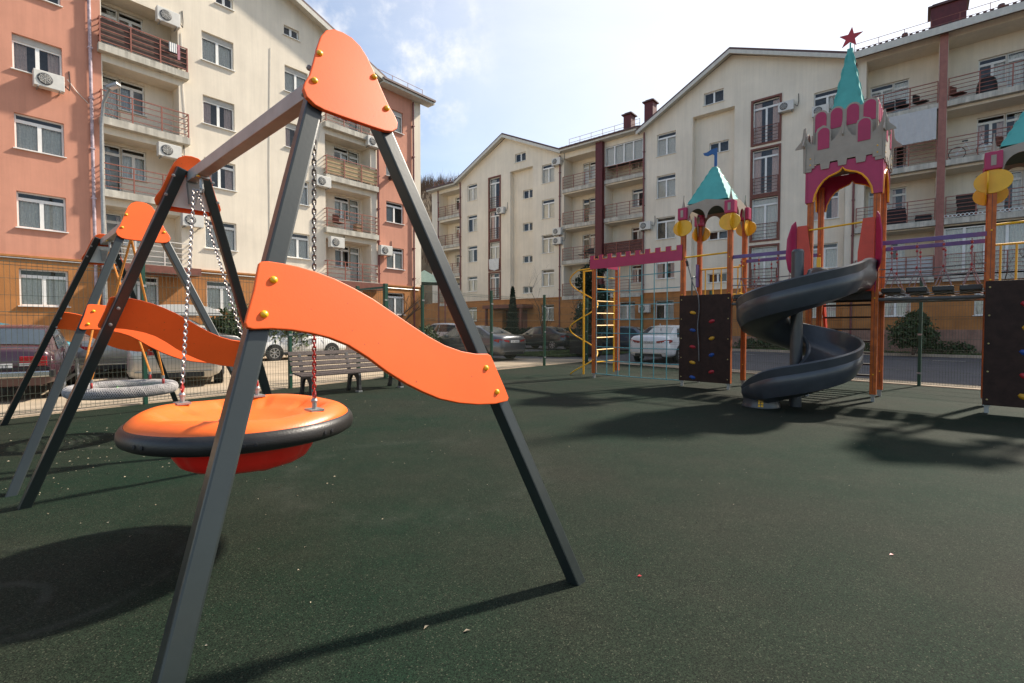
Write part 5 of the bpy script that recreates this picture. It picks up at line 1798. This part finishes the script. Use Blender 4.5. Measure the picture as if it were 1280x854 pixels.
# things on the balconies
def on(B_, P, ang, s, y, z):
    D = Vector((math.cos(ang), math.sin(ang), 0))
    N = Vector((-D.y, D.x, 0))
    return P + D * s + N * y + Vector((0, 0, z))
def chair(label, P, ang, s, y, z, m, rz=0):
    t = thing('balcony_chair', label, 'chair', on(None, P, ang, s, y, z), ang + rz, 'chairs on the balconies')
    for (a, b_) in ((-.2, -.2), (.2, -.2), (-.2, .2), (.2, .2)):
        MB().bar((a, b_, 0), (a, b_, .45), .035, .035).build('leg', m, t)
    MB().box(-.24, .24, -.24, .24, .42, .46).build('seat', m, t, bevel=.01)
    MB().box(-.24, .24, .21, .25, .46, .9).build('backrest', m, t, bevel=.01)
    return t
ra = R(-40)
chair('dark chair on the lowest open balcony left of the maroon pillar', RP, ra, -5.6, .4, F_R[1], M['trim'], .4)
chair('dark chair left of the round table on the balcony beside the maroon pillar', RP, ra, -6.5, .5, F_R[1], M['trim'], -1.2)
tb = thing('balcony_table', 'dark table on the lowest open balcony left of the maroon pillar', 'table', on(None, RP, ra, -6.05, .45, F_R[1]), ra)
MB().lathe([(.3, .68), (.3, .71)], 16).build('tabletop', M['trim'], tb)
MB().lathe([(.16, 0), (.03, .03), (.03, .68)], 10).build('leg', M['trim'], tb)
for i, (s, lab) in enumerate(((12.9, 'leftmost'), (13.5, 'middle'), (14.2, 'rightmost'))):
    chair(lab + ' of three dark chairs on the top balcony just right of the star', RP, ra, s, PE + .35, E_[3], M['trim'], .5 * i)
cb = thing('covered_grill', 'black cloth cover over a grill on the top balcony at the right', 'grill', on(None, RP, ra, 16.6, PE + .35, E_[3]), ra)
MB().lathe([(.36, 0), (.38, .3), (.36, .55), (.30, .78), (.15, .92), (.02, .95)], 14).build('cover', M['trim'], cb, smooth=True)
chair('brown chair at the left end of the top right balcony', RP, ra, 15.6, PE + .4, E_[3], M['brownframe'], 1.)
chair('brown stool-like chair on the second balcony from the top at the right', RP, ra, 17.3, PE + .4, E_[2], M['brownframe'], 1.)
# bicycle
bc = thing('bicycle', 'white bicycle leaning on the second balcony from the top at the right', 'bicycle', on(None, RP, ra, 16.1, PE + .1, E_[2]), ra)
for x in (-.5, .5):
    w_ = MB().tube([(x + .31 * math.cos(a * math.pi / 12), 0, .32 + .31 * math.sin(a * math.pi / 12)) for a in range(24)], .018, 6, closed=True).build('wheel', M['tyre'], bc)
    sp = MB()
    for a in range(8):
        sp.bar((x, 0, .32), (x + .3 * math.cos(a * .785), 0, .32 + .3 * math.sin(a * .785)), .006, .006, (0, 1, 0))
    sp.build('spokes', M['chrome'], w_)
MB().tube([(-.5, 0, .32), (-.2, 0, .75), (.35, 0, .72), (0, 0, .32), (-.5, 0, .32)], .018, 6).tube([(0, 0, .32), (-.24, 0, .85)], .018, 6).tube([(.5, 0, .32), (.33, 0, .95)], .018, 6).build('frame', M['whiteframe'], bc, smooth=True)
MB().box(-.33, -.12, -.05, .05, .85, .90).build('saddle', M['trim'], bc, bevel=.01)
MB().tube([(.33, -.25, .98), (.33, 0, .96), (.33, .25, .98)], .016, 6).build('handlebar', M['trim'], bc)
# white sheet hung under the top balcony slab, E block
sh_ = thing('hanging_sheet', 'white sheet hung across the third floor balcony right of the star tower', 'sheet', on(None, RP, ra, 12.95, PE - .33, 10.6), ra)
b = MB()
for i in range(30):
    x0_, x1_ = i * .062, (i + 1) * .062
    b.quad((x0_, .015 * math.sin(i * 1.3), 0), (x1_, .015 * math.sin((i + 1) * 1.3), 0), (x1_, .01 * math.sin((i + 1) * 1.3), 1.55), (x0_, .01 * math.sin(i * 1.3), 1.55))
b.build('cloth', mat('sheet_cloth', (.52, .51, .5), .9, var=.05), sh_)
# bundles and boxes
def bundle(label, P, ang, s, y, z, w, h, m, cat='bundle'):
    t = thing('storage_bundle', label, cat, on(None, P, ang, s, y, z), ang)
    rnd = random.Random(int(s * 10))
    k = max(2, int(h / .12))
    for i in range(k):
        MB().box(-w / 2 * rnd.uniform(.8, 1), w / 2 * rnd.uniform(.8, 1), -.2, .2 * rnd.uniform(.8, 1), i * h / k + .002, (i + 1) * h / k - .004).build('layer', m, t, bevel=.03)
bundle('pile of dark folded bedding on the balcony beside the star tower', RP, ra, 13.3, PE + .15, E_[1], 1.0, .85, mat('dark_cloth', (.04, .03, .035), .9))
bundle('low pile of dark junk on the balcony beside the rose pillar', RP, ra, 14.4, PE + .2, E_[1], .7, .4, M['trim'])
bundle('dark louvred cabinet on the balcony right of the rose pillar', RP, ra, 16.0, PE + .2, E_[1], .8, 1.15, mat('dark_wood', (.05, .04, .035), .8), 'cabinet')
la_ = R(50)
ld = thing('laundry', 'white and pink towel hanging on the top left balcony railing', 'laundry', on(None, LP, la_, 4.2, -.32, F_L[3] + .2), la_)
b = MB()
for i in range(8):
    a, c_ = -.14 + i * .035, -.14 + (i + 1) * .035
    b.quad((a, -.012 * (i % 2), .42), (c_, -.012 * ((i + 1) % 2), .42), (c_, -.012 * ((i + 1) % 2), .8), (a, -.012 * (i % 2), .8))
b.build('towel', M['skyblue'], ld)
MB().quad((.16, -.01, .18), (.25, -.02, .18), (.25, -.02, .8), (.16, -.01, .8)).build('cloth', mat('cloth_rose', (.55, .25, .28), .9), ld)
chair('brown folding chair on the third balcony up, left block', LP, la_, 12.1, .3, F_L[1], M['brownframe'], .3)
bundle('cardboard box on the second balcony of the left block, beside the salmon corner', LP, la_, 13.1, .05, F_L[1], .45, .5, mat('cardboard', (.35, .24, .14), .9), 'box')
wb = tag(MB().add([(x, y, z) for (x, y, z) in [(-.62, 0, 0), (.62, 0, 0), (.58, -.01, -.95), (.1, -.03, -1.1), (-.55, -.01, -.9), (0, -.04, -.5)]], [(0, 1, 5), (1, 2, 5), (2, 3, 5), (3, 4, 5), (4, 0, 5)]).build('banner', M['skyblue']), 'white cloth tied to the third french window railing of the far cream block', 'cloth')
wb.location = on(None, RP, ra, -15.46, -.12, 7.6)
wb.rotation_euler = (0, 0, ra)

# ================================================================== plants
def leaf_cloud(rnd, blobs, n, size):
    """many small folded leaves through the volume of a few lumps"""
    b = MB()
    for i in range(n):
        c, r = rnd.choice(blobs)
        while True:
            p = Vector((rnd.uniform(-1, 1), rnd.uniform(-1, 1), rnd.uniform(-1, 1)))
            if p.length < 1 and (p.length > .45 or rnd.random() < .25):
                break
        if rnd.random() < .2:
            p = p * rnd.uniform(1.0, 1.4)
        q = Vector((c[0] + p.x * r[0], c[1] + p.y * r[1], c[2] + p.z * r[2]))
        a = Vector((rnd.uniform(-1, 1), rnd.uniform(-1, 1), rnd.uniform(-1, 1))).normalized()
        d = a.cross(Vector((rnd.uniform(-1, 1), rnd.uniform(-1, 1), rnd.uniform(-1, 1)))).normalized()
        s = size * rnd.uniform(.5, 1.6)
        b.add([q - a * s, q + d * s * .45, q + a * s, q - d * s * .45], [(0, 1, 2, 3)])
    return b
def shrub(label, loc, blobs, n, size, m='leaf', name='shrub', cat='shrub', h=1.0, seed=1, group=None):
    t = thing(name, label, cat, loc, 0, group)
    rnd = random.Random(seed)
    st = MB()
    for i in range(7):
        a = rnd.uniform(0, 6.28)
        c, r = rnd.choice(blobs)
        st.tube([(0.05 * math.cos(a), .05 * math.sin(a), 0), (c[0] * .5, c[1] * .5, c[2] * .5), (c[0] + rnd.uniform(-.5, .5) * r[0], c[1] + rnd.uniform(-.5, .5) * r[1], c[2] + .4 * r[2])], .02, 5, radii=[.035 * h, .022 * h, .006])
    st.build('stems', M['bark'], t)
    leaf_cloud(rnd, blobs, n, size).build('foliage', M[m], t)
    return t
def bare_tree(label, loc, h, seed, spread=.6, m='bark', depth=5, name='bare_tree', r0=None, cat='tree', lean=(0, 0)):
    rnd = random.Random(seed)
    t = thing(name, label, cat, loc)
    tr, br = MB(), MB()
    def grow(p, d, L, r, lvl):
        pts, rad = [p], [r]
        q = p
        k = 4
        for i in range(k):
            d = (d + Vector((rnd.uniform(-.16, .16), rnd.uniform(-.16, .16), rnd.uniform(-.02, .12)))).normalized()
            q = q + d * L / k
            pts.append(q)
            rad.append(r * (1 - .45 * (i + 1) / k))
        (tr if lvl == 0 else br).tube(pts, r, 6 if lvl < 2 else 4, radii=rad, caps=lvl < 1)
        if lvl >= depth:
            return
        for i in range(rnd.choice([3, 4]) if lvl < 2 else rnd.choice([2, 3])):
            j = rnd.randint(1, k)
            a = rnd.uniform(0, 6.28)
            sd2 = Vector((math.cos(a), math.sin(a), rnd.uniform(.1, .7)))
            nd = (d * .55 + sd2 * spread).normalized()
            grow(pts[j], nd, L * rnd.uniform(.55, .78), rad[j] * .62, lvl + 1)
    grow(Vector((0, 0, 0)), Vector((lean[0], lean[1], 1)).normalized(), h * .36, r0 or h * .017, 0)
    tr.build('trunk', M[m], t, smooth=True)
    br.build('crown', M[m], t)
    return t
bare_tree('bare spreading tree in front of the end of the left building', (-4.9, 20.6, 0), 5.2, 5, .8)
bare_tree('thin bare shrub beside the bare tree at the end of the left building', (-5.9, 19.5, 0), 3.2, 9, .95, depth=4)
bare_tree('thin young bare tree with white trunk base in front of the far ochre wall', (1.9, 29.5, 0), 7.2, 12, .5, depth=4, r0=.05)
bare_tree('bare tree behind the yellow spiral pole against the balconies', (4.3, 31, 0), 6.5, 21, .7, depth=5)
bare_tree('bare tree behind the tower at the right edge of the photo', (18.2, 17.5, 0), 6.2, 31, .8, depth=5)
rnd = random.Random(4)
# cypress
cyp = [((0, 0, .6 + i * .38), (.62 - .055 * i, .62 - .055 * i, .42)) for i in range(10)]
shrub('dark narrow cypress in front of the far entrance porch', (.05, 36.5, 0), cyp, 5200, .075, 'leafdark', 'cypress_tree', 'tree', seed=3)
blob = [((.4 * math.cos(i * 1.3), .4 * math.sin(i * 1.3), 1.0 + i * .42), (.8 - .03 * i, .8 - .03 * i, .55)) for i in range(10)]
shrub('tall dark evergreen shrub behind the yellow spiral climbing pole', (4.6, 27.6, 0), blob, 5200, .09, 'leafdark', 'evergreen_tree', 'tree', seed=6)
shrub('rounded green bush on the verge between the star tower and the right tower', (18.6, 22.4, .09), [((0, 0, 1.15), (.75, .75, .7)), ((.5, .1, .8), (.6, .6, .5)), ((-.45, 0, .9), (.6, .6, .6)), ((.1, 0, 1.6), (.45, .45, .4))], 4200, .075, 'leaf', seed=8)
shrub('green bush with pale flowers against the ochre wall beyond the swings', (-11.1, 19.9, 0), [((0, 0, 1.5), (1.1, .8, .8)), ((.9, .3, 1.2), (.9, .8, .8)), ((-.8, 0, 1.1), (.8, .8, .7)), ((0, 0, .6), (1.2, .9, .6)), ((1.6, .8, .9), (.8, .7, .7))], 6500, .085, 'leaf', seed=10)
shrub('small green bush at the foot of the bare tree', (-3.7, 21.0, 0), [((0, 0, .8), (.5, .5, .7)), ((.3, .2, .5), (.5, .5, .5))], 2200, .06, 'leaf', seed=11)
for i, s in enumerate((-6.6, -4.2, -12.2, -9.6)):
    p = along(RP, RDv, s, 1.3)
    shrub(['dark clipped hedge left of the black container', 'dark clipped hedge behind the black container', 'dark low hedge beside the far entrance porch', 'dark low hedge right of the cypress'][i], (p.x, p.y, .09), [((x * .5, 0, .6), (.55, .5, .6)) for x in (-2, -1, 0, 1, 2)], 3800, .09, 'leafdark', 'hedge', 'hedge', seed=20 + i, group='hedges along the far wall').rotation_euler = (0, 0, ra)
for i, (s, o_) in enumerate(((8.3, 1.6), (10.0, 1.9), (11.6, 2.1), (15.4, 2.0), (6.9, 1.8))):
    p = along(RP, RDv, s, o_)
    shrub(['low green shrub seen between the slide and the flagged tower', 'low shrub right behind the slide pole', 'low straggly shrub behind the black ladder rungs', 'small shrub right of the rounded green bush', 'low shrub beside the second tower posts'][i], (p.x, p.y, .09), [((0, 0, .3), (.7, .45, .35)), ((.5, 0, .25), (.5, .4, .3)), ((-.5, .1, .28), (.5, .4, .3))], 1500, .06, 'leaf', seed=30 + i, group='low shrubs on the right verge').rotation_euler = (0, 0, ra)
# grass on the verge
rnd = random.Random(77)
g_ = MB()
for i in range(15000):
    s = rnd.uniform(-16, 24)
    o_ = rnd.uniform(.2, 3.1 if s > -9 else 1.9)
    p = along(RP, RDv, s, o_)
    if math.sin(s * 1.7) + math.sin(o_ * 3.1 + s * .6) + rnd.uniform(-1, 1) < -.4:
        continue
    h = rnd.uniform(.05, .16)
    a = rnd.uniform(0, 6.28)
    w = .02
    g_.add([(p.x - w * math.cos(a), p.y - w * math.sin(a), .088), (p.x + w * math.cos(a), p.y + w * math.sin(a), .088), (p.x + rnd.uniform(-.06, .06), p.y + rnd.uniform(-.06, .06), .09 + h)], [(0, 1, 2)])
tag(g_.build('grass', M['grass']), 'patchy green grass on the verge along the far wall', 'grass', kind='stuff')
# lawn strip behind far fence
lw = [(-1.0, 23.6), (3.2, 27.2), (6.2, 25.0), (2.2, 21.9)]
struct(MB().add([(x, y, .03) for x, y in lw], [(0, 1, 2, 3)]).build('lawn', mat('lawn_soil', (.06, .075, .03), 1, var=.4, scale=2)))
g_ = MB()
for i in range(9000):
    u, v = rnd.random(), rnd.random()
    p = (Vector(lw[0]) * (1 - u) + Vector(lw[1]) * u) * (1 - v) + (Vector(lw[3]) * (1 - u) + Vector(lw[2]) * u) * v
    a = rnd.uniform(0, 6.28)
    g_.add([(p.x - .02 * math.cos(a), p.y - .02 * math.sin(a), .03), (p.x + .02 * math.cos(a), p.y + .02 * math.sin(a), .03), (p.x + rnd.uniform(-.04, .04), p.y + rnd.uniform(-.04, .04), rnd.uniform(.08, .16))], [(0, 1, 2)])
tag(g_.build('grass', M['grass']), 'small lawn behind the far fence beside the dark grey sedan', 'grass', kind='stuff')
# wooded hill beyond
b = MB()
nx, ny = 60, 22
def hz_(x, y):
    f_ = max(0, (y - 70) / 90)
    return -1 + 41 * (1 - math.exp(-f_ * 3.4)) * (.72 + .28 * math.sin(x * .016 + 1.9)) + 1.5 * math.sin(x * .11) * math.cos(y * .09)
for j in range(ny):
    for i in range(nx):
        x, y = -200 + i * 7, 70 + j * 6
        b.v.append((x, y, hz_(x, y)))
for j in range(ny - 1):
    for i in range(nx - 1):
        b.f.append((j * nx + i, j * nx + i + 1, (j + 1) * nx + i + 1, (j + 1) * nx + i))
struct(b.build('hill', M['hill'], smooth=True))
rnd = random.Random(5)
tw = MB()
for i in range(5200):
    x = rnd.uniform(-50, 30)
    y = rnd.uniform(72, 150)
    z = hz_(x, y)
    h = rnd.uniform(2.5, 5)
    for q in range(5):
        a = rnd.uniform(0, 6.28)
        l_ = rnd.uniform(.5, 1.6)
        z0 = z + h * rnd.uniform(0, .4)
        tw.add([(x - .05, y, z0), (x + .05, y, z0), (x + l_ * math.cos(a), y + l_ * math.sin(a), z + h * rnd.uniform(.6, 1))], [(0, 1, 2)])
tag(tw.build('hillside_wood', M['twig']), 'leafless brown woodland covering the hill between the buildings', 'woodland', kind='stuff')

# litter on the rubber
rnd = random.Random(99)
lt = MB()
for i in range(800):
    if i < 600:
        x, y = rnd.gauss(-4.3, 1.6), rnd.gauss(6.0, 1.6)
    else:
        x, y = rnd.uniform(-4, 6), rnd.uniform(1.3, 10)
    if (Vector((x, y, 0)) - FA0).dot(Vector((.823, -.568, 0))) < .3:
        continue
    s = rnd.uniform(.003, .008) * (1 if i >= 600 else 1.6)
    a = rnd.uniform(0, 6.28)
    c_, s_ = math.cos(a) * s, math.sin(a) * s
    lt.add([(x - c_, y - s_, .003), (x + s_ * .5, y - c_ * .5, .006 + s * .3), (x + c_, y + s_, .003), (x - s_ * .5, y + c_ * .5, .004)], [(0, 1, 2, 3)])
tag(lt.build('leaf_litter', M['litter']), 'scattered pale leaf scraps and petals on the green rubber surface', 'litter', kind='stuff')
for (x, y, lab) in ((.70, 2.62, 'small red petal on the rubber right of the nearest swing leg'), (2.28, 2.87, 'small red petal alone on the rubber at the right')):
    p = MB().add([(x - .012, y, .003), (x, y - .008, .006), (x + .014, y, .004), (x + .002, y + .01, .008)], [(0, 1, 2, 3)]).build('petal', M['holdred'])
    tag(p, lab, 'petal', 'red petals on the play surface')
for (x, y, r_, lab) in ((-.40, 2.15, 1, 'dry curled leaf beside the long shadow of the swing leg'), (-.22, 2.13, .4, 'dry curled leaf lying in the shadow of the swing leg')):
    lf = MB().add([(0, 0, .003), (.018, -.007, .012), (.036, 0, .004), (.018, .008, .010)], [(0, 1, 2, 3)]).build('dry_leaf', M['litter'])
    lf.location = (x, y, 0)
    lf.rotation_euler = (0, 0, r_)
    tag(lf, lab, 'leaf', 'dry leaves on the play surface')
